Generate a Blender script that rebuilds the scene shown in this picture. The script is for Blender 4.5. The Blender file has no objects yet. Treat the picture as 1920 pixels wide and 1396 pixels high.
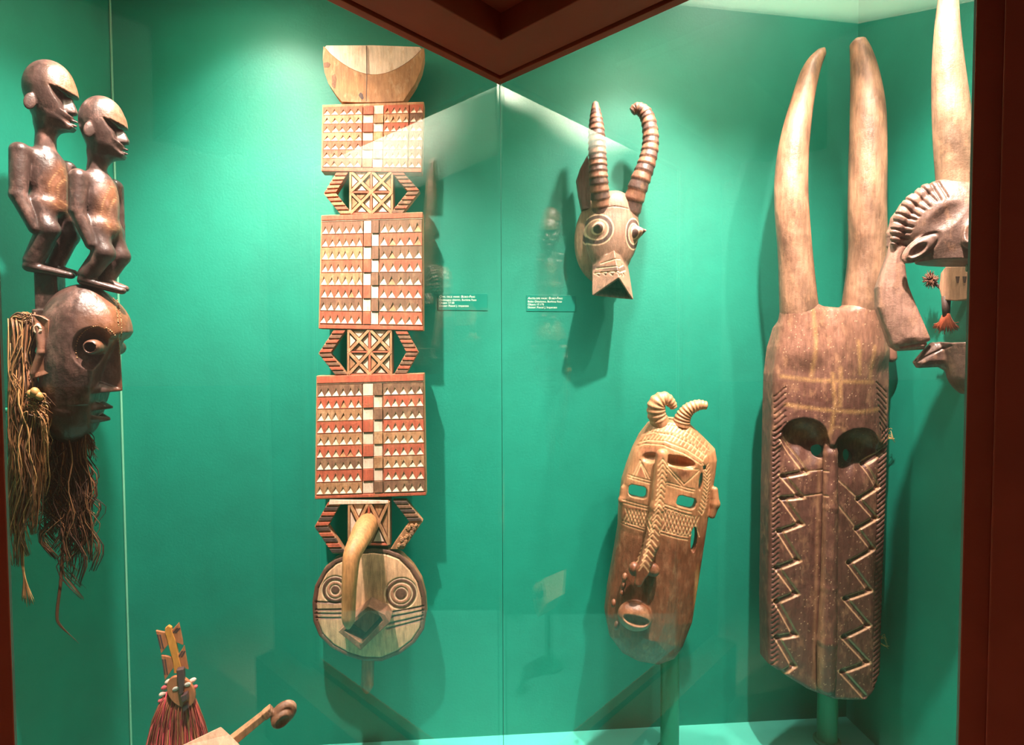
import bpy, bmesh, math, random
import numpy as np
from mathutils import Matrix, Vector

# ---------------------------------------------------------------- camera, world, lights, exposure
SC = bpy.context.scene
COL = SC.collection
W_IMG, H_IMG, FPX = 1920.0, 1396.0, 1070.0
CAM_H = 1.45
PITCH = math.atan(0.036)
ROLL = math.radians(0.23)
cam_data = bpy.data.cameras.new('camera')
cam_data.sensor_fit = 'HORIZONTAL'
cam_data.sensor_width = 36.0
cam_data.lens = 36.0 * FPX / W_IMG
cam_data.clip_start = 0.02
cam = bpy.data.objects.new('camera', cam_data)
COL.objects.link(cam)
CAM_R = Matrix.Rotation(math.pi / 2 - PITCH, 3, 'X') @ Matrix.Rotation(-ROLL, 3, 'Z')
cam.matrix_world = Matrix.Translation((0, 0, CAM_H)) @ CAM_R.to_4x4()
SC.camera = cam

SC.view_settings.view_transform = 'Standard'
SC.view_settings.look = 'None'
SC.view_settings.gamma = 1.0
SC.view_settings.use_curve_mapping = False
SC.view_settings.exposure = 1.3

world = bpy.data.worlds.new('gallery_dim')
SC.world = world
world.use_nodes = True
bgn = world.node_tree.nodes['Background']
bgn.inputs[0].default_value = (1.0, 0.8, 0.62, 1)
bgn.inputs[1].default_value = 0.07


def spot(name, loc, target, watts, angle=100, blend=0.6, radius=0.02, color=(1.0, 0.82, 0.74)):
    d = bpy.data.lights.new(name, 'SPOT')
    d.energy = watts
    d.color = color
    d.spot_size = math.radians(angle)
    d.spot_blend = blend
    d.shadow_soft_size = radius
    o = bpy.data.objects.new(name, d)
    COL.objects.link(o)
    o.location = (loc[0], loc[1], loc[2] + CAM_H)
    v = Vector(target) - Vector(loc)
    o.rotation_euler = v.to_track_quat('-Z', 'Y').to_euler()
    return o


# halogen spots in the attic above the clear top panel of the case (coordinates relative to eye height)
spot('case_spot', (-0.56, 0.92, 1.15), (-0.62, 1.50, -0.80), 255, 86, 1.0)
spot('case_spot', (0.56, 0.90, 1.15), (0.70, 1.50, -0.80), 232, 86, 1.0)
spot('case_spot', (-0.66, 1.34, 1.05), (-0.56, 1.55, -0.6), 48, 104, 1.0)
spot('case_spot', (0.42, 1.38, 1.05), (0.26, 1.58, -0.6), 80, 84, 1.0)
spot('case_spot', (0.88, 0.86, 1.12), (0.88, 1.50, -0.6), 52, 90, 1.0)
fill = bpy.data.lights.new('attic_fill', 'POINT')  # added fill light, no known fixture: brightens the attic and top panel
fill.energy = 9.0
fill.color = (1.0, 0.85, 0.74)
fill.shadow_soft_size = 0.04
lo_ = bpy.data.objects.new('attic_fill', fill)
COL.objects.link(lo_)
lo_.location = (0.80, 1.30, CAM_H + 1.30)

# ---------------------------------------------------------------- generic helpers


def ray(px, py):
    v = Vector(((px - W_IMG / 2) / FPX, -(py - H_IMG / 2) / FPX, -1.0))
    return CAM_R @ v


CAM_P = Vector((0, 0, CAM_H))


def srgb(r, g, b):
    def f(c):
        c /= 255.0
        return c / 12.92 if c <= 0.04045 else ((c + 0.055) / 1.055) ** 2.4
    return (f(r), f(g), f(b))


def tag(o, label=None, cat=None, group=None, kind=None):
    if label: o['label'] = label
    if cat: o['category'] = cat
    if group: o['group'] = group
    if kind: o['kind'] = kind
    return o


class Nodes:
    def __init__(self, name):
        self.m = bpy.data.materials.new(name)
        self.m.use_nodes = True
        self.t = self.m.node_tree
        self.b = self.t.nodes['Principled BSDF']
        self.out = self.t.nodes['Material Output']

    def n(self, typ, **kw):
        nd = self.t.nodes.new(typ)
        for k, v in kw.items():
            if k.startswith('i_'):
                key = k[2:]
                nd.inputs[int(key) if key.isdigit() else key].default_value = v
            else:
                setattr(nd, k, v)
        return nd

    def l(self, a, b):
        self.t.links.new(a, b)

    def coord(self, scale=(1, 1, 1), out='Object'):
        c = self.n('ShaderNodeTexCoord')
        mp = self.n('ShaderNodeMapping')
        mp.inputs['Scale'].default_value = scale
        self.l(c.outputs[out], mp.inputs['Vector'])
        return mp.outputs[0]

    def noise(self, vec, scale, detail=4, rough=0.55):
        nz = self.n('ShaderNodeTexNoise')
        nz.inputs['Scale'].default_value = scale
        nz.inputs['Detail'].default_value = detail
        nz.inputs['Roughness'].default_value = rough
        self.l(vec, nz.inputs['Vector'])
        return nz.outputs['Fac']

    def rng(self, v, a, b, c, d):
        mr = self.n('ShaderNodeMapRange')
        for i, x in zip(('From Min', 'From Max', 'To Min', 'To Max'), (a, b, c, d)):
            mr.inputs[i].default_value = x
        self.l(v, mr.inputs['Value'])
        return mr.outputs[0]

    def math(self, op, a, b=None):
        nd = self.n('ShaderNodeMath', operation=op)
        for i, x in enumerate((a, b)):
            if x is None: continue
            if isinstance(x, (int, float)): nd.inputs[i].default_value = x
            else: self.l(x, nd.inputs[i])
        return nd.outputs[0]

    def mix(self, fac, a, b, blend='MIX'):
        nd = self.n('ShaderNodeMix', data_type='RGBA', blend_type=blend)
        for i, x in ((0, fac), (6, a), (7, b)):
            if isinstance(x, (int, float)): nd.inputs[i].default_value = x
            elif isinstance(x, tuple): nd.inputs[i].default_value = (*x[:3], 1)
            else: self.l(x, nd.inputs[i])
        return nd.outputs[2]

    def bump(self, h, strength, dist):
        bp = self.n('ShaderNodeBump')
        bp.inputs['Strength'].default_value = strength
        bp.inputs['Distance'].default_value = dist
        self.l(h, bp.inputs['Height'])
        self.l(bp.outputs[0], self.b.inputs['Normal'])


def wood_mat(name, color=None, rough=0.5, grain=0.35, patina=None, patina_amt=0.5, spec=0.5, bump=0.25, coat=0.0, gv_scale=(38, 38, 5), tool=0.0, pscale=45.0):
    """Carved wood: colour from the pigment attribute or a constant, broken by grain, blotches and pits."""
    k = Nodes(name)
    if color is None:
        at = k.n('ShaderNodeAttribute', attribute_name='Col')
        base = at.outputs['Color']
    else:
        rgb = k.n('ShaderNodeRGB')
        rgb.outputs[0].default_value = (*color, 1)
        base = rgb.outputs[0]
    gv = k.coord(gv_scale)
    g = k.noise(gv, 4.0, 6, 0.65)
    gm = k.rng(g, 0.3, 0.7, 1.0 - grain, 1.0 + grain)
    bv = k.coord((1, 1, 1))
    bl = k.noise(bv, 22.0, 4, 0.6)
    bm = k.rng(bl, 0.3, 0.7, 1.0 - grain * 0.6, 1.0 + grain * 0.6)
    mm = k.math('MULTIPLY', gm, bm)
    comb = k.n('ShaderNodeCombineColor')
    for i in range(3): k.l(mm, comb.inputs[i])
    c = k.mix(1.0, base, comb.outputs[0], 'MULTIPLY')
    if patina:
        pn = k.noise(k.coord((1, 1, 0.5)), pscale, 5, 0.7)
        pf = k.rng(pn, 0.52, 0.68, 0.0, patina_amt)
        c = k.mix(pf, c, patina)
    k.l(c, k.b.inputs['Base Color'])
    k.l(k.rng(bl, 0.3, 0.7, rough - 0.08, rough + 0.1), k.b.inputs['Roughness'])
    k.b.inputs['Specular IOR Level'].default_value = spec
    k.b.inputs['Coat Weight'].default_value = coat
    k.b.inputs['Coat Roughness'].default_value = 0.25
    pit = k.noise(k.coord((1, 1, 1)), 260.0, 3, 0.6)
    hs = k.math('ADD', k.math('MULTIPLY', g, 0.8), k.math('MULTIPLY', pit, 0.5))
    if tool:
        tl = k.noise(k.coord((1, 1, 0.6)), 70.0, 1, 0.4)
        hs = k.math('ADD', hs, k.math('MULTIPLY', tl, tool))
    k.bump(hs, bump, 0.004)
    return k.m


def paint_mat(name, color, rough=0.45, bump=0.1, bscale=180.0, var=0.06, spec=0.5):
    k = Nodes(name)
    nz = k.noise(k.coord(), 9.0, 4, 0.6)
    m = k.rng(nz, 0.3, 0.7, 1 - var, 1 + var)
    comb = k.n('ShaderNodeCombineColor')
    for i in range(3): k.l(m, comb.inputs[i])
    k.l(k.mix(1.0, (*color, 1), comb.outputs[0], 'MULTIPLY'), k.b.inputs['Base Color'])
    k.b.inputs['Roughness'].default_value = rough
    k.b.inputs['Specular IOR Level'].default_value = spec
    k.bump(k.noise(k.coord((1, 1, 1)), bscale, 3, 0.6), bump, 0.002)
    return k.m


def new_obj(name, me, mat=None, parent=None):
    o = bpy.data.objects.new(name, me)
    COL.objects.link(o)
    if mat: me.materials.append(mat)
    if parent: o.parent = parent
    return o


def mesh_pydata(name, verts, faces, mat=None, parent=None, smooth=False, bevel=0.0):
    me = bpy.data.meshes.new(name)
    me.from_pydata([tuple(v) for v in verts], [], faces)
    if smooth: me.shade_smooth()
    o = new_obj(name, me, mat, parent)
    if bevel:
        md = o.modifiers.new('bevel', 'BEVEL')
        md.width = bevel
        md.segments = 2
        md.limit_method = 'ANGLE'
    return o


def prism(name, base, top, mat=None, parent=None, bevel=0.0):
    """Closed prism between two matching rings of points (base ring behind, top ring in front, counter-clockwise seen from the front)."""
    n = len(base)
    v = list(base) + list(top)
    f = [tuple(range(n, 2 * n)), tuple(reversed(range(n)))]
    for i in range(n):
        j = (i + 1) % n
        f.append((i, j, n + j, n + i))
    return mesh_pydata(name, v, f, mat, parent, bevel=bevel)


def empty(name, loc, rz=0.0):
    o = bpy.data.objects.new(name, None)
    o.empty_display_size = 0.05
    COL.objects.link(o)
    o.location = loc
    o.rotation_euler = (0, 0, rz)
    return o


# ---------------------------------------------------------------- the case: plan of walls and glass
BW_M = 0.074                       # back wall recedes to the right
BW_Y0 = 1.67
PSI = math.atan(BW_M)


def hit_plane(px, py, p0, n):
    r = ray(px, py)
    t = (Vector(p0) - CAM_P).dot(n) / r.dot(n)
    return CAM_P + r * t


BW_N = Vector((BW_M, -1, 0)).normalized()
BW_P = Vector((0, BW_Y0, CAM_H))
c_rt = hit_plane(1610, 40, BW_P, BW_N)
c_rb = hit_plane(1586, 1343, BW_P, BW_N)
c_lt = hit_plane(207, 60, BW_P, BW_N)
c_lb = hit_plane(244, 1390, BW_P, BW_N)
R_CORNER = Vector(((c_rt.x + c_rb.x) / 2, (c_rt.y + c_rb.y) / 2, 0))
L_CORNER = Vector(((c_lt.x + c_lb.x) / 2, (c_lt.y + c_lb.y) / 2, 0))
FLOOR_Z = c_rb.z
CEIL_C = c_rt.z
SIDE = Vector((BW_M, -1, 0)).normalized()      # the side walls run this way, towards the viewer
ALONG = Vector((1, BW_M, 0)).normalized()
print('floor', FLOOR_Z, 'ceil', CEIL_C, 'corners', L_CORNER, R_CORNER)

r = ray(937, 150)
G_TOP = CAM_P + r * (1.40 / r.y)
HEAD_Z = G_TOP.z
GC = Vector((G_TOP.x, G_TOP.y, 0))
GL = Vector((-1, -1.08, 0)).normalized()       # along the left pane, towards the viewer
GR = Vector((1, -1 / 1.08, 0)).normalized()    # along the right pane
BASE_Z = FLOOR_Z + 0.035


def pane_hit(px, py, d):
    n = Vector((d.y, -d.x, 0))
    p = hit_plane(px, py, GC, n)
    return (Vector((p.x, p.y, 0)) - GC).dot(d)


LEN_R = pane_hit(1815, 700, GR)
LEN_L = pane_hit(8, 900, GL)
print('pane lengths', LEN_L, LEN_R, 'head', HEAD_Z - CAM_H)

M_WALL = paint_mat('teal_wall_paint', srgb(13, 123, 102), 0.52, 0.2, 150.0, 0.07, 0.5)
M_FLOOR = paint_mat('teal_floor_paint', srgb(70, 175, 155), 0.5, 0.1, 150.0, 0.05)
ck = Nodes('acrylic_top_panel')
ct = ck.n('ShaderNodeBsdfTransparent')
cd_ = ck.n('ShaderNodeBsdfTranslucent'); cd_.inputs[0].default_value = (*srgb(205, 225, 205), 1)
cg = ck.n('ShaderNodeBsdfGlossy'); cg.inputs['Roughness'].default_value = 0.1
m1 = ck.n('ShaderNodeMixShader'); m1.inputs[0].default_value = 0.15
m2 = ck.n('ShaderNodeMixShader'); m2.inputs[0].default_value = 0.10
ck.l(ct.outputs[0], m1.inputs[1]); ck.l(cd_.outputs[0], m1.inputs[2])
ck.l(m1.outputs[0], m2.inputs[1]); ck.l(cg.outputs[0], m2.inputs[2])
ck.l(m2.outputs[0], ck.out.inputs['Surface'])
M_CEIL = ck.m
M_ATTIC = paint_mat('attic_white_paint', srgb(165, 178, 160), 0.7, 0.05)
M_FRAME = paint_mat('oxblood_frame_paint', srgb(150, 56, 36), 0.6, 0.1, 300.0, 0.08, 0.2)
M_TRIM = paint_mat('pale_green_bead', srgb(110, 175, 145), 0.3, 0.05)
M_EDGE = paint_mat('glass_edge_green', srgb(150, 205, 190), 0.15, 0.0)
M_JOINT = paint_mat('silicone_joint', srgb(50, 110, 95), 0.3, 0.0)
M_DARK = paint_mat('gallery_carpet', srgb(190, 165, 145), 0.6, 0.1)

gk = Nodes('case_glass')
geo = gk.n('ShaderNodeNewGeometry')
dt = gk.n('ShaderNodeVectorMath', operation='DOT_PRODUCT')
gk.l(geo.outputs['Normal'], dt.inputs[0]); gk.l(geo.outputs['Incoming'], dt.inputs[1])
sch = gk.math('POWER', gk.math('SUBTRACT', 1.0, gk.math('ABSOLUTE', dt.outputs['Value'])), 5.0)
fr = gk.math('ADD', gk.math('MULTIPLY', sch, 0.94), 0.06)
tr = gk.n('ShaderNodeBsdfTransparent'); tr.inputs[0].default_value = (0.975, 0.99, 0.98, 1)
gl = gk.n('ShaderNodeBsdfGlossy'); gl.inputs['Roughness'].default_value = 0.0
ms = gk.n('ShaderNodeMixShader')
gk.l(fr, ms.inputs[0]); gk.l(tr.outputs[0], ms.inputs[1]); gk.l(gl.outputs[0], ms.inputs[2])
gk.l(ms.outputs[0], gk.out.inputs['Surface'])
M_GLASS = gk.m


def V3(p, z): return Vector((p.x, p.y, z))


def slab(name, a, b, z0, z1, thick_dir, mat, bevel=0.0, kind='structure', parent=None):
    """Vertical slab from plan point a to b between z0 and z1, thickened along thick_dir."""
    ring = [V3(a, 0), V3(b, 0), V3(b, 0) + thick_dir, V3(a, 0) + thick_dir]
    area = sum(ring[i].x * ring[(i + 1) % 4].y - ring[(i + 1) % 4].x * ring[i].y for i in range(4))
    if area < 0: ring.reverse()
    o = prism(name, [V3(p, z0) for p in ring], [V3(p, z1) for p in ring], mat, parent, bevel)
    if kind and not parent: o['kind'] = kind
    return o


TOP_Z = CAM_H + 1.45
EXT_L = L_CORNER + SIDE * 1.05
EXT_R = R_CORNER + SIDE * 1.15
slab('wall_back', L_CORNER - ALONG * 0.05, R_CORNER + ALONG * 0.05, FLOOR_Z - 0.05, TOP_Z, -SIDE * 0.05, M_WALL)
slab('wall_left', L_CORNER, EXT_L, FLOOR_Z - 0.05, TOP_Z, -ALONG * 0.05, M_WALL)
slab('wall_right', R_CORNER, EXT_R, FLOOR_Z - 0.05, TOP_Z, ALONG * 0.05, M_WALL)

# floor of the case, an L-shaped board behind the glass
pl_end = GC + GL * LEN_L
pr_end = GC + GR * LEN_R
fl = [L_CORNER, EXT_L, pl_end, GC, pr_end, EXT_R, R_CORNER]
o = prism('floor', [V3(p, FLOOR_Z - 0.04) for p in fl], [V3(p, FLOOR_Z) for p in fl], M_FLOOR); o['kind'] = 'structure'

# sloping top panel: highest along the back wall, lower towards the viewer
pB = hit_plane(1270, 5, BW_P, BW_N)
pR = hit_plane(1760, 10, R_CORNER, ALONG)
cz = CEIL_C


def ceil_z(p):
    q = Vector((p.x, p.y, 0)) - R_CORNER
    a = -q.dot(ALONG); s = q.dot(SIDE)
    aB = -(Vector((pB.x, pB.y, 0)) - R_CORNER).dot(ALONG)
    sR = (Vector((pR.x, pR.y, 0)) - R_CORNER).dot(SIDE)
    return cz + (pB.z - cz) * min(a, 0.9) / aB * 1.0 + (pR.z - cz) * min(s, 0.62) / sR


cv, cf = [], []
NA, NS = 24, 12
wid = (R_CORNER - L_CORNER).length
for i in range(NA + 1):
    for j in range(NS + 1):
        p = R_CORNER - ALONG * (wid * i / NA) + SIDE * (1.1 * j / NS)
        z = max(ceil_z(p), HEAD_Z + 0.02)
        cv.append((p.x, p.y, z))
for i in range(NA):
    for j in range(NS):
        a = i * (NS + 1) + j
        # leave the panel out on the viewer's side of the glass
        pc = R_CORNER - ALONG * (wid * (i + 0.5) / NA) + SIDE * (1.1 * (j + 0.5) / NS)
        q = pc - GC
        if q.dot(Vector((GL.y, -GL.x, 0))) * 1 < 0 and q.dot(Vector((-GR.y, GR.x, 0))) < 0 and q.y < 0:
            continue
        cf.append((a, a + 1, a + NS + 2, a + NS + 1))
o = mesh_pydata('ceiling', cv, cf, M_CEIL, smooth=True); o['kind'] = 'structure'
md = o.modifiers.new('thick', 'SOLIDIFY'); md.thickness = 0.006; md.offset = 1.0

at = [L_CORNER, R_CORNER, EXT_R, EXT_L]
at = [L_CORNER, EXT_L, EXT_R, R_CORNER]
o = prism('ceiling_attic', [V3(p, TOP_Z - 0.06) for p in at], [V3(p, TOP_Z) for p in at], M_ATTIC); o['kind'] = 'structure'

# glass panes (8 mm), butted at the re-entrant corner
NL = Vector((GL.y, -GL.x, 0)); NL = NL if NL.y > 0 else -NL     # into the case
NR = Vector((GR.y, -GR.x, 0)); NR = NR if NR.y > 0 else -NR
TH = 0.008
slab('window_1', GC + GL * 0.0015, GC + GL * LEN_L, BASE_Z, HEAD_Z + 0.01, NL * TH, M_GLASS)
slab('window_2', GC + GR * 0.0015, GC + GR * LEN_R, BASE_Z, HEAD_Z + 0.01, NR * TH, M_GLASS)
slab('trim_1', GC - NL * 0.001 + NR * 0.0, GC + Vector((0.0022, 0, 0)), BASE_Z, HEAD_Z, Vector((0, 0.004, 0)), M_JOINT)
# pale bead down the left inner corner
slab('trim_2', L_CORNER + ALONG * 0.001, L_CORNER + ALONG * 0.006, FLOOR_Z, TOP_Z - 0.02, SIDE * 0.005, M_TRIM, 0.002)


def ring_between(o0, o1):
    """Plan strip that follows both panes between the offsets o0 and o1 (metres towards the viewer)."""
    def corner(o): return GC - (NL + NR) * o
    def endl(o): return GC + GL * (LEN_L + 0.25) - NL * o
    def endr(o): return GC + GR * (LEN_R + 0.25) - NR * o
    return [endl(o0), corner(o0), endr(o0), endr(o1), corner(o1), endl(o1)]


def strip(name, o0, o1, z0, z1, mat, bevel=0.0):
    rg = ring_between(o0, o1)
    area = sum(rg[i].x * rg[(i + 1) % 6].y - rg[(i + 1) % 6].x * rg[i].y for i in range(6))
    if area < 0: rg.reverse()
    ob = prism(name, [V3(p, z0) for p in rg], [V3(p, z1) for p in rg], mat, None, bevel)
    ob['kind'] = 'structure'
    return ob


# header: glazing lip, groove, soffit, recess, upper soffit
strip('trim_3', -0.012, 0.008, HEAD_Z - 0.004, HEAD_Z + 0.5, M_FRAME, 0.001)
strip('trim_4', 0.0085, 0.014, HEAD_Z + 0.008, HEAD_Z + 0.5, M_FRAME)
strip('trim_5', 0.0145, 0.124, HEAD_Z, HEAD_Z + 0.5, M_FRAME, 0.002)
strip('trim_6', 0.1245, 0.20, HEAD_Z + 0.055, HEAD_Z + 0.5, M_FRAME, 0.002)
strip('trim_7', 0.2005, 0.42, HEAD_Z + 0.035, HEAD_Z + 0.5, M_FRAME, 0.002)
# sill below the glass
strip('trim_8', -0.012, 0.02, FLOOR_Z - 0.06, BASE_Z, M_FRAME, 0.002)
strip('trim_9', 0.0205, 0.13, FLOOR_Z - 0.20, BASE_Z - 0.02, M_FRAME, 0.002)
# base of the case below the sill
slab('wall_base_left', GC - NL * 0.0 + Vector((0, 0.02, 0)), pl_end + GL * 0.25, 0.0, FLOOR_Z - 0.05, -NL * 0.10, M_FRAME)
slab('wall_base_right', GC - NR * 0.0 + Vector((0, 0.02, 0)), pr_end + GR * 0.25, 0.0, FLOOR_Z - 0.05, -NR * 0.10, M_FRAME)
# end posts of the panes
for nm, e, d, n in (('trim_10', pl_end, GL, NL), ('trim_11', pr_end, GR, NR)):
    slab(nm, e, e + d * 0.030, FLOOR_Z - 0.2, HEAD_Z + 0.5, -n * 0.012 , M_FRAME, 0.0015)
for nm, e, d, n in (('trim_12', pl_end, GL, NL), ('trim_13', pr_end, GR, NR)):
    slab(nm, e + d * 0.0305, e + d * 0.30, FLOOR_Z - 0.2, HEAD_Z + 0.5, -n * 0.035, M_FRAME, 0.002)
for nm, e, d, n in (('trim_14', pl_end, GL, NL), ('trim_15', pr_end, GR, NR)):
    slab(nm, e - d * 0.003, e, BASE_Z, HEAD_Z, -n * 0.004, M_EDGE)
gf = [(-25, -25), (25, -25), (25, 25), (-25, 25)]
o = prism('floor_gallery', [Vector((x, y, -0.05)) for x, y in gf], [Vector((x, y, 0)) for x, y in gf], M_DARK); o['kind'] = 'structure'

# ---------------------------------------------------------------- sculpting toolkit (distance fields on a grid, then a smooth quad mesh)


class Frame:
    """A working plane in the case. Local x runs right along the plane, y into the depth, z up; units inside are 'u' = s metres."""

    def __init__(self, px, py, depth, psi):
        r = ray(px, py)
        self.O = CAM_P + r * (depth / r.y)
        self.psi = psi
        self.r = Vector((math.cos(psi), math.sin(psi), 0))
        self.out = Vector((math.sin(psi), -math.cos(psi), 0))
        self.s = depth / FPX
        a = self.P(px + 1, py, 0); b = self.P(px, py, 0)
        self.kx = abs(a[0] - b[0])           # u per horizontal pixel

    def P(self, px, py, d=0.0):
        r = ray(px, py)
        t = ((self.O - CAM_P).dot(self.out) + d * self.s) / r.dot(self.out)
        w = CAM_P + r * t - self.O
        return np.array((w.dot(self.r) / self.s, w.z / self.s, d))     # (across, up, outward)

    def M(self, px, py, d=0.0):
        a = self.P(px, py, d)
        return self.L(a)

    def L(self, a):
        return Vector((a[0] * self.s, -a[2] * self.s, a[1] * self.s))

    def root(self, name, label, cat, group=None):
        e = empty(name, self.O, self.psi)
        return tag(e, label, cat, group)

    def poly(self, pts, d=0.0):
        return [self.P(x, y, d) for x, y in pts]

    def prism(self, name, pts, d0, d1, mat, parent, bevel=0.0, d_at=None):
        """pts in pixels seen at depth d_at (default d1); clockwise or not."""
        q = [self.P(x, y, d1 if d_at is None else d_at) for x, y in pts]
        ar = sum(q[i][0] * q[(i + 1) % len(q)][1] - q[(i + 1) % len(q)][0] * q[i][1] for i in range(len(q)))
        if ar < 0: q.reverse()
        bk = [self.L((p[0], p[1], d0)) for p in q]
        fr_ = [self.L((p[0], p[1], d1)) for p in q]
        return prism(name, bk, fr_, mat, parent, bevel * self.s)


def smin(a, b, k):
    if k <= 0: return np.minimum(a, b)
    h = np.clip(0.5 + 0.5 * (b - a) / k, 0, 1)
    return b + (a - b) * h - k * h * (1 - h)


def smax(a, b, k): return -smin(-a, -b, k)


class Sculpt:
    def __init__(self, fr, lo, hi, h=1.5):
        self.fr = fr
        self.h = h
        self.lo = np.array(lo, float)
        n = np.ceil((np.array(hi, float) - self.lo) / h).astype(int) + 1
        self.n = n
        self.F = np.full(tuple(n), 60.0, np.float32)
        self.ax = [(self.lo[i] + h * np.arange(n[i])).astype(np.float32) for i in range(3)]

    @staticmethod
    def of(fr, x0, y0, x1, y1, d0, d1, h=1.5):
        c = [fr.P(x, y, d) for x in (x0, x1) for y in (y0, y1) for d in (d0, d1)]
        c = np.array(c)
        return Sculpt(fr, (c[:, 0].min(), c[:, 1].min(), d0), (c[:, 0].max(), c[:, 1].max(), d1), h)

    def sub(self, lo, hi, pad):
        sl = []
        for i in range(3):
            a = int(max(0, math.floor((lo[i] - pad - self.lo[i]) / self.h)))
            b = int(min(self.n[i], math.ceil((hi[i] + pad - self.lo[i]) / self.h) + 1))
            if b <= a: return None, None
            sl.append(slice(a, b))
        sl = tuple(sl)
        g = (self.ax[0][sl[0]][:, None, None], self.ax[1][sl[1]][None, :, None], self.ax[2][sl[2]][None, None, :])
        return sl, g

    def apply(self, lo, hi, fn, op='add', k=3.0):
        pad = k + 4 * self.h
        sl, g = self.sub(lo, hi, pad)
        if sl is None: return
        v = fn(*g).astype(np.float32)
        cur = self.F[sl]
        if op == 'add': self.F[sl] = smin(cur, v, k)
        elif op == 'cut': self.F[sl] = smax(cur, -v, k)

    # -- primitives take centres already in local units (use fr.P)
    def ell(self, c, r, rot=0.0, op='add', k=3.0, yaw=0.0):
        c = np.array(c, float); r = np.array(r, float)
        R = max(r[0], r[1]) if rot else None
        ext = np.array((R, R, r[2])) if rot else r.copy()
        if yaw: ext[0] = ext[2] = max(r[0], r[1], r[2])
        ca, sa = math.cos(rot), math.sin(rot)
        cy, sy = math.cos(yaw), math.sin(yaw)

        def fn(x, y, z):
            X, Y, Z = x - c[0], y - c[1], z - c[2]
            if yaw: X, Z = X * cy - Z * sy, X * sy + Z * cy
            if rot: X, Y = X * ca + Y * sa, -X * sa + Y * ca
            k0 = np.sqrt((X / r[0]) ** 2 + (Y / r[1]) ** 2 + (Z / r[2]) ** 2)
            k1 = np.sqrt((X / r[0] ** 2) ** 2 + (Y / r[1] ** 2) ** 2 + (Z / r[2] ** 2) ** 2) + 1e-6
            return k0 * (k0 - 1) / k1
        self.apply(c - ext, c + ext, fn, op, k)

    def cap(self, a, b, ra, rb, op='add', k=3.0, flat=None):
        a = np.array(a, float); b = np.array(b, float)
        R = max(ra, rb)
        ba = b - a
        L2 = float(ba @ ba) + 1e-9

        def fn(x, y, z):
            X, Y, Z = x - a[0], y - a[1], z - a[2]
            t = np.clip((X * ba[0] + Y * ba[1] + Z * ba[2]) / L2, 0, 1)
            dx, dy, dz = X - ba[0] * t, Y - ba[1] * t, Z - ba[2] * t
            if flat: dx, dy, dz = dx * flat[0], dy * flat[1], dz * flat[2]
            return np.sqrt(dx * dx + dy * dy + dz * dz) - (ra + (rb - ra) * t)
        self.apply(np.minimum(a, b) - R * 1.6, np.maximum(a, b) + R * 1.6, fn, op, k)

    def chain(self, pts, rad, op='add', k=2.0, flat=None):
        for i in range(len(pts) - 1):
            self.cap(pts[i], pts[i + 1], rad[i], rad[i + 1], op, k, flat)

    def box(self, c, hs, rot=0.0, rnd=1.0, op='add', k=1.0, yaw=0.0):
        c = np.array(c, float); hs = np.array(hs, float)
        E = np.linalg.norm(hs)
        ca, sa = math.cos(rot), math.sin(rot)
        cy, sy = math.cos(yaw), math.sin(yaw)

        def fn(x, y, z):
            X, Y, Z = x - c[0], y - c[1], z - c[2]
            if yaw: X, Z = X * cy - Z * sy, X * sy + Z * cy
            X, Y = X * ca + Y * sa, -X * sa + Y * ca
            qx, qy, qz = np.abs(X) - hs[0] + rnd, np.abs(Y) - hs[1] + rnd, np.abs(Z) - hs[2] + rnd
            out = np.sqrt(np.maximum(qx, 0) ** 2 + np.maximum(qy, 0) ** 2 + np.maximum(qz, 0) ** 2)
            return out + np.minimum(np.maximum(qx, np.maximum(qy, qz)), 0) - rnd
        self.apply(c - E, c + E, fn, op, k)

    def hull(self, pts, op='add', k=2.0, rnd=0.0):
        """Solid convex hull of a few points."""
        bm = bmesh.new()
        for p in pts: bm.verts.new(tuple(float(x) for x in p))
        bmesh.ops.convex_hull(bm, input=bm.verts)
        cen = np.mean([np.array(p, float) for p in pts], 0)
        pl = []
        for f in bm.faces:
            f.normal_update()
            n = np.array(f.normal)
            if np.linalg.norm(n) < .5: continue
            c0 = np.array(f.verts[0].co)
            if n @ (c0 - cen) < 0: n = -n
            pl.append((n, float(n @ c0)))
        bm.free()
        q = np.array([np.array(p, float) for p in pts])

        def fn(x, y, z):
            r_ = None
            for n, d in pl:
                v = x * n[0] + y * n[1] + z * n[2] - d
                r_ = v if r_ is None else (smax(r_, v, rnd) if rnd else np.maximum(r_, v))
            return r_
        self.apply(q.min(0), q.max(0), fn, op, k)

    def relief(self, poly, dback, dfront, k=3.0, op='add', edge=4.0, pad=0.0):
        """Solid whose outline is the polygon and whose front surface is dfront(x, y, inside_distance)."""
        q = np.array([(p[0], p[1]) for p in poly], np.float32)
        lo = np.array((q[:, 0].min(), q[:, 1].min(), dback)); hi = np.array((q[:, 0].max(), q[:, 1].max(), self.lo[2] + self.n[2] * self.h))

        def fn(x, y, z):
            sd = poly_sd(q, x[:, :, 0], y[:, :, 0])[:, :, None] - pad
            f = dfront(x, y, np.maximum(-sd, 0)) if callable(dfront) else dfront
            return smax(smax(sd, (z - f) * 0.85, edge), dback - z, 1.5)
        self.apply(lo, hi, fn, op, k)

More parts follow.
